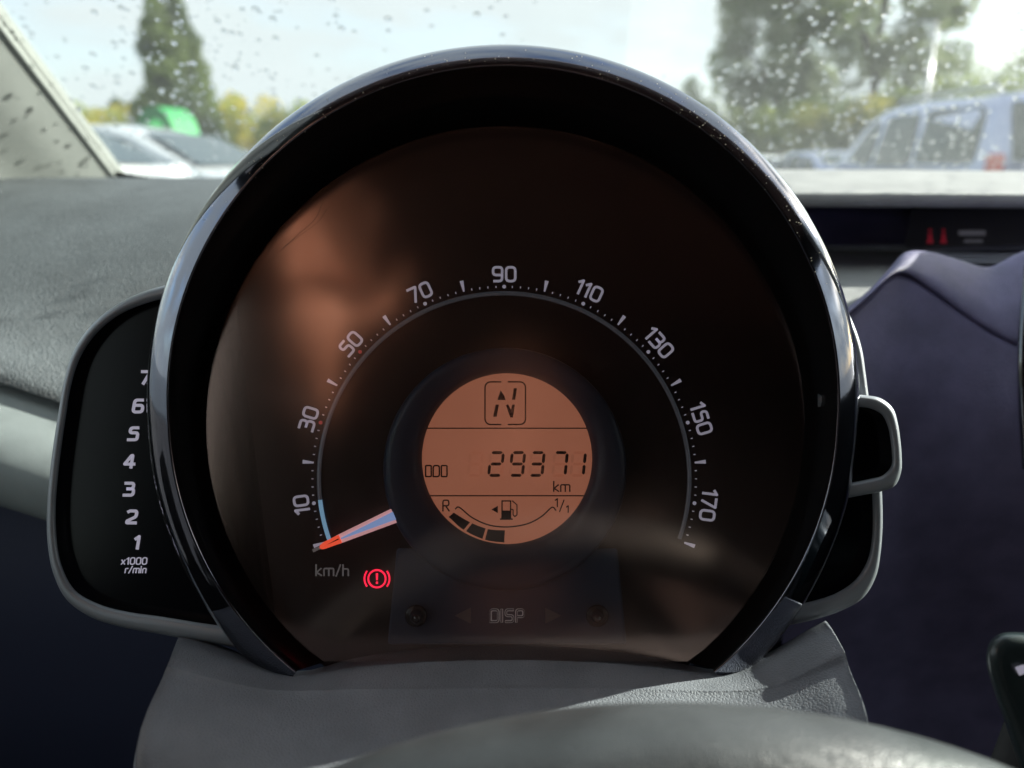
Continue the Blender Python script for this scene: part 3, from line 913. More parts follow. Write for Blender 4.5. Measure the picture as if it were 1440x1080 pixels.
for a, b in ((0, .32), (.36, .64), (.68, 1)):
    decal('fuel_segment', fseg(a, b), DL, INK, lcd)
ps = [[(705, 718), (719, 718), (719, 729), (705, 729)], [(703, 729), (721, 729), (721, 731), (703, 731)]]
ps += ribbon([(706, 718), (706, 704.5), (718, 704.5), (718, 718)], 1.8) + ribbon([(720, 704), (727, 710), (727, 724), (724, 726.5), (721.5, 724), (721.5, 717), (719, 716)], 1.5)
ps += [[(691, 716.5), (700, 711.5), (700, 721.5)]]
decal('fuel_pump_symbol', ps, DL, INK, lcd)


# side pods
def pod(name, outer, inner, d, deep, glass, mat=None, nn=6):
    o = spl([(a, b, 0) for a, b in outer], nn); i = spl([(a, b, 0) for a, b in inner], nn)
    rows = [[W(p.x, p.y, d + .003) + FWD * deep for p in o], [W(p.x, p.y, d + .0035) for p in o],
            [W(p.x * .93 + q.x * .07, p.y * .93 + q.y * .07, d + .0012) for p, q in zip(o, i)],
            [W(p.x * .75 + q.x * .25, p.y * .75 + q.y * .25, d) for p, q in zip(o, i)],
            [W(p.x * .3 + q.x * .7, p.y * .3 + q.y * .7, d + .0004) for p, q in zip(o, i)],
            [W(q.x, q.y, d + .0012) for q in i], [W(q.x, q.y, d + .006) for q in i]]
    fo = MB().grid(rows, True).build(name, mat or M['silver'], cl)
    vs = [W(q.x, q.y, d + .0055) for q in i]
    MB().add(vs, [tuple(range(len(vs)))]).build(glass, M['tachglass'], cl)
    return fo


def even(pts, n=14):
    """resample polyline to n points by length so the two outlines pair up"""
    s = spl([(a, b, 0) for a, b in pts], 8); L = [0]
    for a, b in zip(s, s[1:]): L.append(L[-1] + (b - a).length)
    o = []
    for k in range(n):
        t = L[-1] * k / (n - 1); j = 0
        while j < len(L) - 2 and L[j + 1] < t: j += 1
        q = s[j].lerp(s[j + 1], (t - L[j]) / max(1e-9, L[j + 1] - L[j])); o.append((q.x, q.y))
    return o


pod('rev_counter_bezel', even([(330, 380), (270, 394), (220, 404), (175, 422), (138, 448), (110, 481), (93, 522), (83, 575), (73, 640), (67, 700), (66, 752), (73, 800), (88, 836), (116, 862), (160, 879), (215, 890), (310, 907), (390, 920)], 22),
    even([(330, 402), (270, 412), (222, 422), (180, 436), (146, 459), (121, 488), (104, 526), (94, 578), (85, 640), (79, 700), (79, 750), (86, 793), (100, 824), (126, 844), (168, 858), (220, 866), (310, 880), (390, 890)], 22), .2570, .03, 'rev_counter_window')
for ch, x, y in (('7', 203, 531), ('6', 193, 571), ('5', 186, 610), ('4', 181, 649), ('3', 180, 688), ('2', 184, 727), ('1', 191, 763)):
    decal('rev_numeral', text(ch, x, y, 21, 4.2, 0, .16, wk=1.15 if ch != '1' else 1), .2618, M['print'], cl)
decal('rev_legend', text('x1000', 188, 789, 10.5, 1.5, 0, .12, .28), .2618, M['print'], cl)
decal('rev_legend', text('r/min', 190, 801, 10.5, 1.4, 0, .16, .25), .2618, M['print'], cl)
pod('side_pod_bezel', even([(1160, 400), (1186, 428), (1203, 462), (1214, 500), (1221, 555), (1234, 620), (1240, 690), (1241, 740), (1237, 785), (1225, 828), (1195, 853), (1150, 870), (1080, 886)], 18),
    even([(1150, 412), (1175, 438), (1190, 468), (1200, 505), (1208, 557), (1220, 620), (1226, 690), (1227, 738), (1223, 778), (1209, 808), (1184, 830), (1140, 846), (1080, 856)], 18), .2640, .02, 'side_pod_window')
pod('tell_tale_bezel', even([(1150, 553), (1205, 555), (1232, 558), (1250, 567), (1260, 585), (1266, 618), (1268, 652), (1264, 676), (1250, 688), (1225, 694), (1150, 708)], 16),
    even([(1150, 572), (1205, 572), (1226, 575), (1240, 583), (1248, 598), (1253, 625), (1254, 650), (1250, 662), (1240, 669), (1220, 674), (1150, 688)], 16), .2500, .02, 'tell_tale_window')
# cluster foot behind the rim ends
mb = MB()
rows = [[W(x, y, d) for x, y in ((300, 880), (360, 930), (440, 965), (560, 975), (711, 975), (860, 975), (980, 965), (1060, 930), (1120, 880))] for d in (.2645, .30)]
mb.grid(surf(rows, 3, 1)).build('pod_foot', M['black'], cl)

hair = spl([W(x, y, .2480 + (.0010 * k)) for k, (x, y) in enumerate(((453, 286), (443, 308), (418, 331), (393, 354), (380, 374)))], 6)
hb = MB().tube(hair, .00007, 6).build('stray_hair', M['rubber'])
tag(hb, 'fine dark hair lying on the upper left of the dial lens', 'hair')

# ------------------------------------------------------------------ the driver (seen as the warm reflection in the dial lens)
def skin_obj(name, chains, mat, parent, sub=2):
    bm = bmesh.new(); lay = bm.verts.layers.skin.verify()
    inv = rootmat(parent).inverted()
    named = {}
    for ch in chains:
        prev = None
        for k, (nm, co, rx, ry) in enumerate(ch):
            if nm in named: v = named[nm]
            else:
                v = bm.verts.new(inv @ Vector(co)); named[nm] = v
                v[lay].radius = (rx, ry)
                if prev is None: v[lay].use_root = True
            if prev is not None and bm.edges.get((prev, v)) is None: bm.edges.new((prev, v))
            prev = v
    me = bpy.data.meshes.new(name); bm.to_mesh(me); bm.free()
    me.materials.append(mat)
    o = bpy.data.objects.new(name, me); COL.objects.link(o); o.parent = parent
    s = o.modifiers.new('skin', 'SKIN'); s.use_smooth_shade = True
    m = o.modifiers.new('sub', 'SUBSURF'); m.levels = sub; m.render_levels = sub
    return o


def CF(u, v, d): return CAM + RT * u + UP * v + FWD * d


def HF(u, v, d, turn=R(-26)):
    """hand coordinates: palm turned inwards round its own upright axis"""
    du, dd_ = u + .125, d + .03
    c, s = math.cos(turn), math.sin(turn)
    return CF(-.168 + 1.15 * (du * c - dd_ * s), .085 + 1.15 * (v - .065), -.080 + 1.15 * (du * s + dd_ * c))


M['skin'] = pmat('skin', (.62, .33, .235), .5, var=.08, varscale=30)
M['shirt'] = pmat('dark_brown_shirt', (.022, .012, .011), .9, bump=[('noise', 300, .0004)])
M['trousers'] = pmat('dark_trousers', (.010, .010, .012), .9)
M['hair'] = pmat('dark_hair', (.03, .02, .015), .7)
M['seat'] = pmat('seat_fabric', (.03, .028, .03), .9)
drv = thing('person', (0, -.62, .42), label='driver in dark brown shirt with raised left hand, mirrored faintly in the dial', cat='person')
arm = [('sh', (-.02, -.56, 1.02), .09, .07), ('shl', (-.19, -.54, .99), .065, .06), ('ell', (-.29, -.34, .86), .042, .042), ('frl', tuple(CF(-.255, -.08, -.22)), .034, .036), ('wrl', tuple(CF(-.212, -.02, -.145)), .024, .03), ('pal', tuple(HF(-.145, .035, -.030)), .034, .02), ('pbl', tuple(HF(-.133, .075, -.03)), .042, .018)]
chains = [[('pel', (0, -.64, .57), .09, .07), ('spi', (0, -.63, .75), .08, .06), ('che', (0, -.60, .90), .09, .06), ('sh', (-.02, -.575, 1.01), .06, .045), ('nek', (0, -.54, 1.10), .05, .05), ('jaw', (0, -.515, 1.15), .062, .065), ('hed', (0, -.525, 1.23), .078, .09), ('top', (0, -.53, 1.30), .055, .065)],
          arm,
          [('sh',) + ((0, 0, 0), 0, 0), ('shr', (.18, -.54, .99), .065, .06), ('elr', (.29, -.54, .76), .042, .042), ('wrr', (.31, -.42, .58), .026, .03), ('par', (.31, -.37, .53), .02, .036)],
          [('pel',) + ((0, 0, 0), 0, 0), ('hil', (-.11, -.55, .54), .07, .065), ('knl', (-.17, -.10, .62), .048, .048), ('anl', (-.15, .22, .36), .04, .04), ('tol', (-.15, .36, .34), .04, .03)],
          [('pel',) + ((0, 0, 0), 0, 0), ('hir', (.11, -.55, .54), .07, .065), ('knr', (.17, -.10, .62), .048, .048), ('anr', (.15, .22, .36), .04, .04), ('tor', (.15, .36, .34), .04, .03)]]
fing = [(-.162, .105, -.166, .140, -.162, .165), (-.143, .112, -.146, .150, -.140, .180), (-.124, .110, -.124, .148, -.117, .176), (-.105, .100, -.102, .132, -.094, .156)]
for i, (a, b, c, d, e, f) in enumerate(fing):
    chains.append([('f%d0' % i, tuple(HF(a + .002, b - .03, -.030)), .0125, .0115), ('f%d1' % i, tuple(HF(a, b, -.026)), .0122, .0112), ('f%d2' % i, tuple(HF(c, d, -.018)), .0115, .0105), ('f%d3' % i, tuple(HF(e, f, -.018)), .0095, .009)])
chains.append([('t0', tuple(HF(-.130, .04, -.034)), .014, .013), ('t1', tuple(HF(-.095, .055, -.022)), .0125, .012), ('t2', tuple(HF(-.075, .078, -.016)), .0115, .011), ('t3', tuple(HF(-.065, .10, -.012)), .009, .009)])
for i in range(4):
    y = -.395 + i * .017
    chains.append([('g%d0' % i, (.31, y + .01, .52), .009, .009), ('g%d1' % i, (.31, y + .025, .475), .009, .009), ('g%d2' % i, (.305, y + .028, .445), .008, .008), ('g%d3' % i, (.295, y + .026, .425), .007, .007)])
chains.append([('u0', (.305, -.36, .545), .012, .012), ('u1', (.295, -.325, .52), .011, .011), ('u2', (.288, -.315, .49), .008, .008)])
body = skin_obj('body', chains, M['skin'], drv)
sh = [[('pel', (0, -.62, .60), .165, .135), ('spi', (0, -.61, .75), .145, .115), ('che', (0, -.58, .92), .165, .125), ('sh', (-.0, -.56, 1.02), .105, .085), ('nk', (0, -.545, 1.065), .066, .062)],
      [('sh',) + ((0, 0, 0), 0, 0), ('shl', (-.19, -.54, .99), .078, .073), ('ell', (-.29, -.34, .86), .054, .054), ('frl', tuple(CF(-.255, -.08, -.22)), .043, .045), ('wll', tuple(HF(-.160, .0, -.040)), .034, .036)],
      [('sh',) + ((0, 0, 0), 0, 0), ('shr', (.18, -.54, .99), .078, .073), ('elr', (.29, -.54, .76), .054, .054), ('wr2', (.31, -.44, .61), .036, .04)]]
skin_obj('shirt', sh, M['shirt'], drv)
tr = [[('pel', (0, -.62, .56), .165, .135), ('hil', (-.11, -.55, .555), .10, .095), ('knl', (-.17, -.10, .62), .072, .072), ('anl', (-.15, .20, .38), .05, .05)],
      [('pel',) + ((0, 0, 0), 0, 0), ('hir', (.11, -.55, .555), .10, .095), ('knr', (.17, -.10, .62), .072, .072), ('anr', (.15, .20, .38), .05, .05)]]
skin_obj('trousers', tr, M['trousers'], drv)
mb = MB(); rows = []
for k in range(9):
    t = k / 8 * 1.75
    rows.append([Vector((.086 * math.sin(t) * math.cos(a * math.pi / 12), -.545 + .105 * math.sin(t) * math.sin(a * math.pi / 12) - (.0 if math.sin(a * math.pi / 12) < .3 else .03 * math.sin(t)), 1.245 + .108 * math.cos(t) + (.05 if math.sin(a * math.pi / 12) > .2 else 0) * (t > 1.1))) for a in range(24)])
mb.grid(rows, True, closed_u=True).build('hair', M['hair'], drv)
for s in (-1, 1):
    MB().tube([(s * .031, -.448, 1.222), (s * .031, -.436, 1.222)], [.012, .008], 10).build('eye', M['rubber'], drv)
    MB().tube([(s * .078, -.53, 1.245), (s * .086, -.535, 1.225), (s * .080, -.53, 1.195)], [.010, .012, .007], 8).build('ear', M['skin'], drv)
MB().tube([(0, -.440, 1.225), (0, -.425, 1.20), (0, -.420, 1.188), (0, -.440, 1.182)], [.006, .010, .014, .008], 10).build('nose', M['skin'], drv)
MB().tube([(-.024, -.447, 1.158), (0, -.438, 1.158), (.024, -.447, 1.158)], [.003, .007, .003], 8).build('mouth', pmat('lips', (.40, .14, .12), .5), drv)
# seats
def seat(name, x, y, w_, label):
    se = thing(name, (x, y, .30), label=label, cat='seat')
    def pad(pn, c, size, rot=0):
        o = MB().box((0, 0, 0), size, None, .02).build(pn, M['seat'], se, False)
        o.location = Vector(c); o.rotation_euler = (rot, 0, 0)
        b = o.modifiers.new('bevel', 'BEVEL'); b.width = .03; b.segments = 3
    pad('cushion', (0, .18, .10), (w_, .52, .14), R(6))
    pad('backrest', (0, -.14, .48), (w_ - .02, .13, .64), R(14))
    pad('headrest', (0, -.24, .90), (.27, .09, .20), R(10))
seat('driver_seat', 0, -.70, .50, 'dark fabric driver seat with headrest behind the driver')
seat('passenger_seat', .56, -.70, .50, 'dark fabric front passenger seat beside the driver seat')
seat('rear_seat', .0, -1.40, .52, 'dark fabric rear seat directly behind the driver seat')
seat('rear_seat', .55, -1.40, .52, 'dark fabric rear seat behind the front passenger seat')

# ------------------------------------------------------------------ things beyond the windscreen
def lerp(a, b, t): return a + (b - a) * t


def make_car(name, loc, heading, label, group, paint, kind='sedan', cat='car'):
    """local: +x nose, y left, z up"""
    t = thing(name, loc, (0, 0, heading), label, cat, group)
    if kind == 'van':
        Ln, Wd = 4.3, 1.78
        roofp = [(-2.15, 1.0), (-2.12, 1.45), (-2.02, 1.74), (-1.85, 1.80), (-.5, 1.84), (.35, 1.80), (.65, 1.70), (1.25, 1.15), (1.35, 1.08), (1.9, .98), (2.1, .82), (2.15, .6)]
        belt = [(-2.15, .98), (0, 1.02), (1.2, 1.02), (1.9, .9), (2.15, .6)]
        tum = .10
        wins = [[(-1.85, 1.10), (-1.85, 1.62), (-1.78, 1.68), (-.78, 1.69), (-.74, 1.12)], [(-.64, 1.10), (-.64, 1.69), (.12, 1.68), (.22, 1.10)], [(.32, 1.10), (.24, 1.66), (.50, 1.62), (.98, 1.16)]]
    else:
        Ln, Wd = 4.2, 1.74
        roofp = [(-2.1, .75), (-2.08, .98), (-1.9, 1.05), (-1.55, 1.12), (-1.0, 1.38), (-.5, 1.46), (.05, 1.46), (.4, 1.38), (1.05, 1.05), (1.15, 1.0), (1.75, .90), (2.02, .76), (2.1, .55)]
        belt = [(-2.1, .74), (-1.5, .98), (0, .95), (1.0, .93), (1.8, .82), (2.1, .54)]
        tum = .20
        wins = [[(-1.32, 1.04), (-.92, 1.32), (-.72, 1.36), (-.62, 1.00)], [(-.56, 1.0), (-.62, 1.37), (.0, 1.38), (.04, .98)], [(.12, .98), (.08, 1.37), (.30, 1.33), (.88, 1.02)]]

    def ev(p, x):
        if x <= p[0][0]: return p[0][1]
        for a, b in zip(p, p[1:]):
            if x <= b[0]: return lerp(a[1], b[1], (x - a[0]) / (b[0] - a[0]))
        return p[-1][1]

    def hw(x):
        e = min(1, (Ln / 2 - abs(x)) / .55)
        return Wd / 2 * (.80 + .20 * math.sqrt(max(0, 1 - (1 - e) ** 2)))

    def ys(x, z):
        b = ev(belt, x)
        if z <= b: return hw(x)
        rz = max(ev(roofp, x), b + .02)
        return hw(x) - tum * min(1, (z - b) / .6) - .0

    Mt = Matrix.LocRotScale(Vector(loc), t.rotation_euler, None)
    mb = MB(); rows = []
    xs = sorted(set([-Ln / 2 + Ln * i / 44 for i in range(45)]))
    for x in xs:
        b, rz = ev(belt, x), ev(roofp, x)
        b = min(b, rz - .02); h = hw(x)
        arch = 0
        for wx in (-1.3, 1.32):
            if abs(x - wx) < .36: arch = max(arch, math.sqrt(.36 ** 2 - (x - wx) ** 2))
        z0 = .20 + max(0, arch - .0) * 1.15
        half = [(h * .93, z0), (h * .99, max(z0, .42)), (h, max(z0 + .02, .62)), (h * .985, b), (ys(x, b + (rz - b) * .5), b + (rz - b) * .5), (ys(x, rz - .06), lerp(b, rz, .86)), (ys(x, rz) * .9, lerp(b, rz, .97)), (h * .4, rz + .012), (0, rz + .018)]
        rows.append([Mt @ Vector((x, y, z)) for y, z in half] + [Mt @ Vector((x, -y, z)) for y, z in reversed(half[:-1])])
    mb.grid(rows, True)
    n0 = len(mb.v); nc = len(rows[0])
    mb.f.append(tuple(range(nc))); mb.sm.append(False)
    mb.f.append(tuple(n0 - nc + i for i in reversed(range(nc)))); mb.sm.append(False)
    mb.build('body', paint, t)
    MB().add([Mt @ Vector((sx * Ln / 2 * .93, sy * Wd * .42, .22)) for sx, sy in ((-1, -1), (1, -1), (1, 1), (-1, 1))], [(0, 1, 2, 3)]).build('underside', M['rubber'], t)
    for wn in wins:
        for s in (1, -1):
            c = (sum(p[0] for p in wn) / len(wn), sum(p[1] for p in wn) / len(wn))
            P = fillet(wn, .09, True, 3)
            vs = [Mt @ Vector((p.x, s * (ys(p.x, p.y) + .012), p.y)) for p in P] + [Mt @ Vector((p.x, s * (ys(p.x, p.y) - .04), p.y)) for p in P]
            k = len(P)
            MB().add(vs, [tuple(range(k))] + [(i, k + i, k + (i + 1) % k, (i + 1) % k) for i in range(k)]).build('side_window', M['carglass'], t)
    if kind == 'van':
        ws_ = (.72, 1.66, 1.22, 1.18); rw_ = (-2.03, 1.68, -2.135, 1.12)
    else:
        ws_ = (.42, 1.375, 1.02, 1.07); rw_ = (-1.03, 1.365, -1.5, 1.14)
    for nm, (xa, za, xb, zb) in (('windscreen', ws_), ('rear_window', rw_)):
        s = 1 if nm == 'windscreen' else -1
        ya, yb = hw(xa) * (.70 if kind != 'van' else .82), hw(xb) * (.84 if kind != 'van' else .86)
        rows = []
        for i in range(7):
            q = i / 6; x, z = lerp(xa, xb, q), lerp(za, zb, q); yy = lerp(ya, yb, q)
            rows.append([Mt @ Vector((x + s * .03, yy * (k / 6), z + .02)) for k in range(-6, 7)])
        MB().grid(rows, True).build(nm, M['carglass'], t)
    for sy in (1, -1):
        if kind == 'van':
            MB().box(Mt @ Vector((-2.13, sy * .80, 1.03)), (.10, .16, .34), Mt.to_3x3(), .02).build('tail_light', M['tail'], t)
        else:
            MB().box(Mt @ Vector((-2.05, sy * .66, .86)), (.10, .30, .14), Mt.to_3x3(), .02).build('tail_light', M['tail'], t)
        MB().box(Mt @ Vector((1.98, sy * .62, .74)), (.18, .32, .15), Mt.to_3x3(), .03).build('headlight', M['headl'], t)
        MB().box(Mt @ Vector((.95, sy * (Wd / 2 + .06), 1.02)), (.13, .17, .13), Mt.to_3x3(), .03).build('wing_mirror', paint, t)
    if kind == 'van':
        for sy in (1, -1):
            MB().tube([Mt @ Vector((x, sy * .62, z)) for x, z in ((-1.8, 1.80), (-1.7, 1.88), (.1, 1.89), (.25, 1.82))], .018, 8).build('roof_rail', M['tail_silver'], t)
    for wx in (-1.3, 1.32):
        for sy in (1, -1):
            c = Vector((wx, sy * (Wd / 2 - .11), .31))
            rows = []
            for r, dy in ((.16, .10), (.19, .105), (.29, .10), (.31, .07), (.31, -.07), (.29, -.10), (.16, -.1)):
                rows.append([Mt @ (c + Vector((r * math.cos(a * math.pi / 12), sy * dy, r * math.sin(a * math.pi / 12)))) for a in range(24)])
            wl = MB().grid(rows, True, closed_u=True).build('wheel', M['rubber'], t)
            mb = MB()
            vs = [Mt @ (c + Vector((0, sy * .085, 0)))] + [Mt @ (c + Vector((.19 * math.cos(a * math.pi / 12), sy * .09, .19 * math.sin(a * math.pi / 12)))) for a in range(24)]
            mb.add(vs, [(0, 1 + a, 1 + (a + 1) % 24) for a in range(24)]).build('hub_cap', M['tail_silver'], wl)
    return t


def gx(px, y): return WY(px, 239, y).x


M['carglass'] = pmat('car_window_glass', (.03, .045, .05), .12, spec=.35)
M['tail'] = pmat('tail_lens', (.5, .03, .02), .15, coat=1)
M['headl'] = pmat('headlamp', (.6, .65, .68), .08, metal=.6)
M['tail_silver'] = pmat('silver_trim', (.5, .5, .52), .3, metal=.8)
P_SIL = pmat('silver_paint', (.62, .66, .68), .25, metal=.4, coat=1)
P_LIL = pmat('lilac_silver_paint', (.36, .40, .60), .3, metal=.2, coat=1)
P_WHT = pmat('white_paint', (.75, .78, .78), .3, coat=1)
P_BLU = pmat('blue_grey_paint', (.20, .27, .36), .3, coat=1)
P_MAR = pmat('maroon_paint', (.12, .02, .04), .3, coat=1)
P_RED = pmat('red_paint', (.40, .05, .03), .3, coat=1)

make_car('parked_van', (5.55, 10.15, 0), R(92), 'pale lilac silver high roofed van seen from behind at right', 'parked cars', P_LIL, 'van', 'van')
make_car('parked_car', (-3.75, 5.5, 0), R(-8), 'silver white saloon nearest the windscreen pillar at left', 'parked cars', P_WHT)
make_car('parked_car', (-3.75, 8.2, 0), R(-10), 'silver saloon behind the white one, bonnet towards the dial hood', 'parked cars', P_SIL)
make_car('parked_car', (-6.2, 17.5, 0), R(-20), 'maroon car half hidden beside the dial hood at left', 'parked cars', P_MAR)
make_car('parked_car', (gx(1060, 26), 26, 0), R(190), 'small white car with red light, left of the van', 'parked cars', P_WHT)
make_car('parked_car', (gx(1150, 19), 19, 0), R(100), 'pale lilac car just ahead of the van bonnet', 'parked cars', P_LIL)
make_car('parked_car', (gx(1105, 34), 34, 0), R(185), 'small red car far off between the van and the hood', 'parked cars', P_RED)
make_car('parked_car', (gx(300, 34), 34, 0), R(5), 'grey blue car parked in front of the conifer hedge', 'parked cars', P_BLU)

# foliage -----------------------------------------------------------
LEAF = {}
for k, c in {'dark': (.055, .08, .04), 'conifer': (.09, .12, .04), 'mid': (.09, .125, .045), 'gold': (.30, .25, .05), 'lime': (.19, .22, .055), 'grey': (.13, .15, .11)}.items():
    m = pmat('leaves_' + k, c, .7, var=.45, varscale=1.3)
    b_ = m.node_tree.nodes['Principled BSDF']; tl = m.node_tree.nodes.new('ShaderNodeBsdfTranslucent')
    mx_ = m.node_tree.nodes.new('ShaderNodeMixShader'); mx_.inputs[0].default_value = .45
    tl.inputs[0].default_value = (c[0] * 2.6, c[1] * 2.8, c[2] * 1.2, 1)
    ou = [q for q in m.node_tree.nodes if q.type == 'OUTPUT_MATERIAL'][0]
    m.node_tree.links.new(b_.outputs[0], mx_.inputs[1]); m.node_tree.links.new(tl.outputs[0], mx_.inputs[2]); m.node_tree.links.new(mx_.outputs[0], ou.inputs[0])
    LEAF[k] = m
BARK = pmat('bark', (.07, .055, .045), .9, bump=[('noise', 14, .02)])


def leafcloud(blobs, n, size, rnd, hole=.0, flat=1.0, seed=0.0):
    mb = MB()
    tot = sum(b[3] ** 2 for b in blobs)
    V, Fc = [], []
    for (x, y, z, r) in blobs:
        k = int(n * r * r / tot)
        for _ in range(k):
            u = Vector((rnd.gauss(0, 1), rnd.gauss(0, 1), rnd.gauss(0, 1))).normalized()
            rr = r * rnd.uniform(.25, 1) ** .4 * (1 + .28 * noise.noise(u * 2.2 + Vector((x, y, z))))
            p = Vector((x, y, z)) + Vector((u.x, u.y, u.z * flat)) * rr
            if noise.noise(p * .75 + Vector((seed, 0, 0))) < hole: continue
            s = size * rnd.uniform(.6, 1.3)
            a = Vector((rnd.gauss(0, 1), rnd.gauss(0, 1), rnd.gauss(0, 1))).normalized()
            b = a.orthogonal().normalized()
            i = len(V)
            V += [p - a * s, p + b * s * .5, p + a * s, p - b * s * .5]
            Fc.append((i, i + 1, i + 2, i + 3))
    mb.v = V; mb.f = Fc; mb.sm = [False] * len(Fc)
    return mb


def tree(name, x, y, h, blobs, mats, n, size, label, group, seed=1, hole=-.15, trunk_r=.2):
    t = thing(name, (x, y, 0), (0, 0, 0), label, 'tree', group)
    rnd = random.Random(seed)
    mb = MB()
    mb.tube(spl([(x, y, -.1), (x + .1, y, h * .25), (x - .05, y + .1, h * .5), (x, y, h * .8)], 4), [trunk_r * (1 - .8 * i / 12) for i in range(13)], 9)
    for b in blobs[:14]:
        s = Vector((x, y, max(h * .2, min(h * .6, b[2] * .6))))
        e = Vector(b[:3])
        mb.tube([s, s.lerp(e, .5) + Vector((0, 0, .15)), e], [trunk_r * .4, trunk_r * .25, trunk_r * .08], 6)
    mb.build('trunk', BARK, t)
    per = {}
    for i, b in enumerate(blobs): per.setdefault(mats[i % len(mats)], []).append(b)
    tot = sum(b[3] ** 2 for b in blobs)
    for mk, bl in per.items():
        leafcloud(bl, int(n * sum(b[3] ** 2 for b in bl) / tot), size, rnd, hole, seed=seed).build('crown', LEAF[mk], t)
    return t


# conifer at upper left
rnd = random.Random(5)
Y = 36; x0 = gx(258, Y); bl = []
for i in range(60):
    z = 1.0 + 8.0 * (i / 60) ; rad = 2.05 * (1 - i / 61) ** .55
    a = rnd.uniform(0, 6.28)
    bl.append((x0 + math.cos(a) * rad * .62, Y + math.sin(a) * rad * .62, z, rad * .48 * rnd.uniform(.8, 1.25)))
tree('conifer', x0, Y, 9.2, bl, ['conifer', 'conifer', 'dark'], 46000, .11, 'tall dense conifer rising behind the green tent at upper left', 'trees around the car park', 5, -.5, .25)


def bush_tree(px, Y, top_py, wpx, mats, n, label, seed, hole=-.25, base=.8, size=.12):
    x = gx(px, Y); h = WY(px, top_py, Y).z; wd = wpx / F * Y / 2
    rnd = random.Random(seed); bl = []
    for i in range(24):
        z = rnd.uniform(base + .4, h - .5)
        k = math.sqrt(max(.12, 1 - ((z - h * .5) / (h * .55)) ** 2))
        bl.append((x + rnd.uniform(-1, 1) * wd * .6 * k, Y + rnd.uniform(-1, 1) * wd * .5, z, rnd.uniform(.32, .55) * min(wd, h * .6)))
    return tree('leafy_tree', x, Y, h, bl, mats, n, size, label, 'trees around the car park', seed, hole, .1)


bush_tree(125, 48, 140, 75, ['mid', 'lime', 'dark'], 5000, 'small green tree behind the saloon roof, next to the pillar', 21)
bush_tree(186, 44, 132, 36, ['dark', 'mid'], 3500, 'narrow dark tree between pillar and green tent', 22)
bush_tree(332, 46, 122, 50, ['gold', 'lime'], 5000, 'golden yellow tree just right of the tall conifer', 23)
bush_tree(378, 50, 142, 60, ['lime', 'mid'], 5000, 'yellow green tree near the left shoulder of the hood', 24)
bush_tree(430, 52, 130, 46, ['gold', 'lime'], 4000, 'golden tree touching the hood at upper left', 25)
bush_tree(280, 40, 150, 60, ['lime', 'gold', 'mid'], 4500, 'low yellowing tree at the foot of the conifer', 26)
bush_tree(975, 48, 100, 60, ['grey', 'mid'], 3500, 'small loose grey green tree beside the hood at upper right', 27, -.1)
bush_tree(1345, 52, 88, 110, ['mid', 'lime', 'grey'], 9000, 'rounded tree behind the van roof', 28)
bush_tree(1410, 50, 100, 90, ['mid', 'lime', 'dark'], 8000, 'bushy tree at the right edge behind the van', 29)

# large broad-leaved trees at right: trunk, limbs, many leaf clumps with gaps
def big_tree(px, Y, sc, seed, label, n=90000, mats=('dark', 'grey', 'mid', 'grey'), zmax=15.0, wd=5.6):
    rnd = random.Random(seed); x = gx(px, Y); bl = []
    for i in range(120):
        z = 2.2 + (zmax - 2.2) * rnd.random() ** 1.25
        k = math.sqrt(max(.15, 1 - ((z - zmax * .55) / (zmax * .62)) ** 2))
        a = rnd.uniform(0, 6.28); q = rnd.uniform(.1, 1) ** .6
        bl.append((x + math.cos(a) * wd * k * q, Y + math.sin(a) * wd * k * q, z, rnd.uniform(.55, 1.25) * sc))
    return tree('broadleaf_tree', x, Y, zmax, bl, list(mats), n, .13, label, 'trees around the car park', seed, -.2, .38)


big_tree(1085, 46, 1.0, 31, 'large dark broadleaf tree with sky gaps above the hood at right', wd=3.6)
big_tree(1215, 50, 1.05, 32, 'second large broadleaf tree, behind the lamp post', wd=4.6)
big_tree(1470, 46, .8, 33, 'thin crowned tree reaching in at the top right corner', 9000, ('grey', 'mid'), 13.5, 2.6)
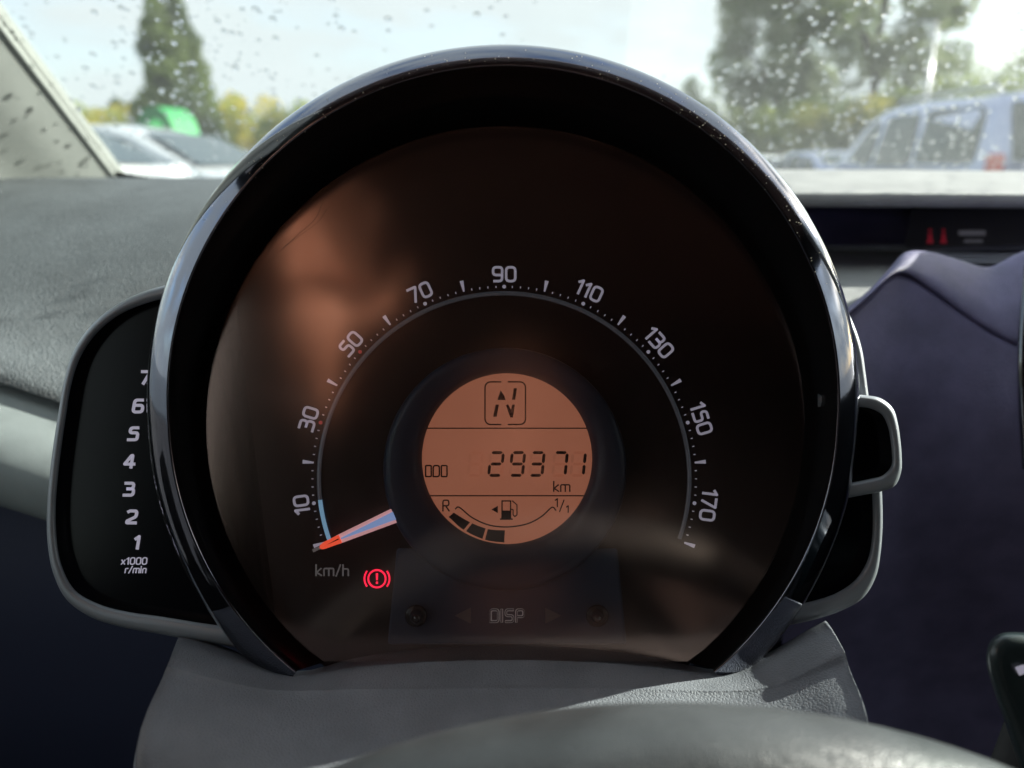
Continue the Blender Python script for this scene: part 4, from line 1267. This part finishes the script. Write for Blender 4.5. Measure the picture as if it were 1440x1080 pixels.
# hedge along the verge
hrnd = random.Random(44)
def hedge(px0, px1, Y, top, mats, n, label, seed):
    t = thing('hedge', (gx((px0 + px1) / 2, Y), Y, 0), (0, 0, 0), label, 'hedge', 'hedges around the car park')
    for mi, mk in enumerate(mats):
        bl = []
        for i in range(44):
            x = hrnd.uniform(gx(px0, Y), gx(px1, Y)); z = hrnd.uniform(.5, top - .4)
            bl.append((x, Y + hrnd.uniform(-1, 1), z, hrnd.uniform(.5, .95)))
        leafcloud(bl, n // len(mats), .11, random.Random(seed + mi), -.6).build('hedge_foliage', LEAF[mk], t)
hedge(60, 470, 41, 4.2, ('mid', 'lime', 'gold'), 30000, 'mixed yellow green hedge behind the saloons at left', 60)
hedge(940, 1230, 42, 4.3, ('mid', 'gold', 'dark', 'lime'), 30000, 'autumn tinted hedge under the large trees at right', 61)
hedge(1230, 1560, 43, 5.2, ('mid', 'dark', 'lime'), 18000, 'tall green hedge running behind the van', 62)

hedge(480, 950, 44, 3.4, ('mid', 'dark', 'lime'), 16000, 'hedge hidden behind the hood between the left and right trees', 63)
# green domed tent
tent = thing('green_tent', (gx(243, 20), 20, 0), (0, 0, R(-20)), 'bright green arched tent in front of the conifer', 'tent')
Tm = rootmat(tent)
P_T = pmat('green_tent_fabric', (.01, .20, .05), .7)
rows = []
for yy in (-.45, -.2, 0, .2, .45):
    rows.append([Tm @ Vector((.58 * math.cos(a) * (1 - .08 * abs(yy)), yy, 1.8 + .72 * math.sin(a))) for a in [math.pi * i / 16 for i in range(17)]])
MB().grid(rows, True).build('canopy', P_T, tent)
rows = [[Tm @ Vector((.58 * k * math.cos(a), -.45, 1.8 + .72 * k * math.sin(a))) for a in [math.pi * i / 16 for i in range(17)]] for k in (1, .62)]
MB().grid(rows, False).build('front_arch', P_T, tent)
for sx in (-.55, .55):
    for sy in (-.42, .42):
        MB().tube([Tm @ Vector((sx, sy, 0)), Tm @ Vector((sx, sy, 1.85))], .03, 8).build('pole', M['tail_silver'], tent)

# lamp post
lp = thing('lamp_post', (gx(1289, 30), 30, 0), label='slim pale lamp post standing behind the van roof', cat='lamp post')
bx = lp.location.x
MB().tube([(bx, 30, 0), (bx, 30, .8), (bx, 30, 3), (bx, 30, 6.1)], [.10, .09, .07, .05], 10).build('post', M['tail_silver'], lp)
MB().box((bx - .28, 30, 6.12), (.6, .16, .08), None, .02).build('lamp_head', M['tail_silver'], lp)
# low timber fence behind the parked cars
fn = thing('timber_fence', (gx(1100, 38), 38, 0), label='low grey board fence under the hedge at right', cat='fence')
P_F = pmat('weathered_timber', (.14, .13, .12), .85, var=.2, varscale=6)
xa, xb = gx(980, 38), gx(1480, 38)
for i in range(int((xb - xa) / 2) + 1):
    MB().box((xa + i * 2, 38.04, .95), (.1, .1, 1.9)).build('post', P_F, fn)
for j in range(8):
    MB().box(((xa + xb) / 2, 38 - .03, .2 + j * .215), (xb - xa, .025, .19)).build('board', P_F, fn)
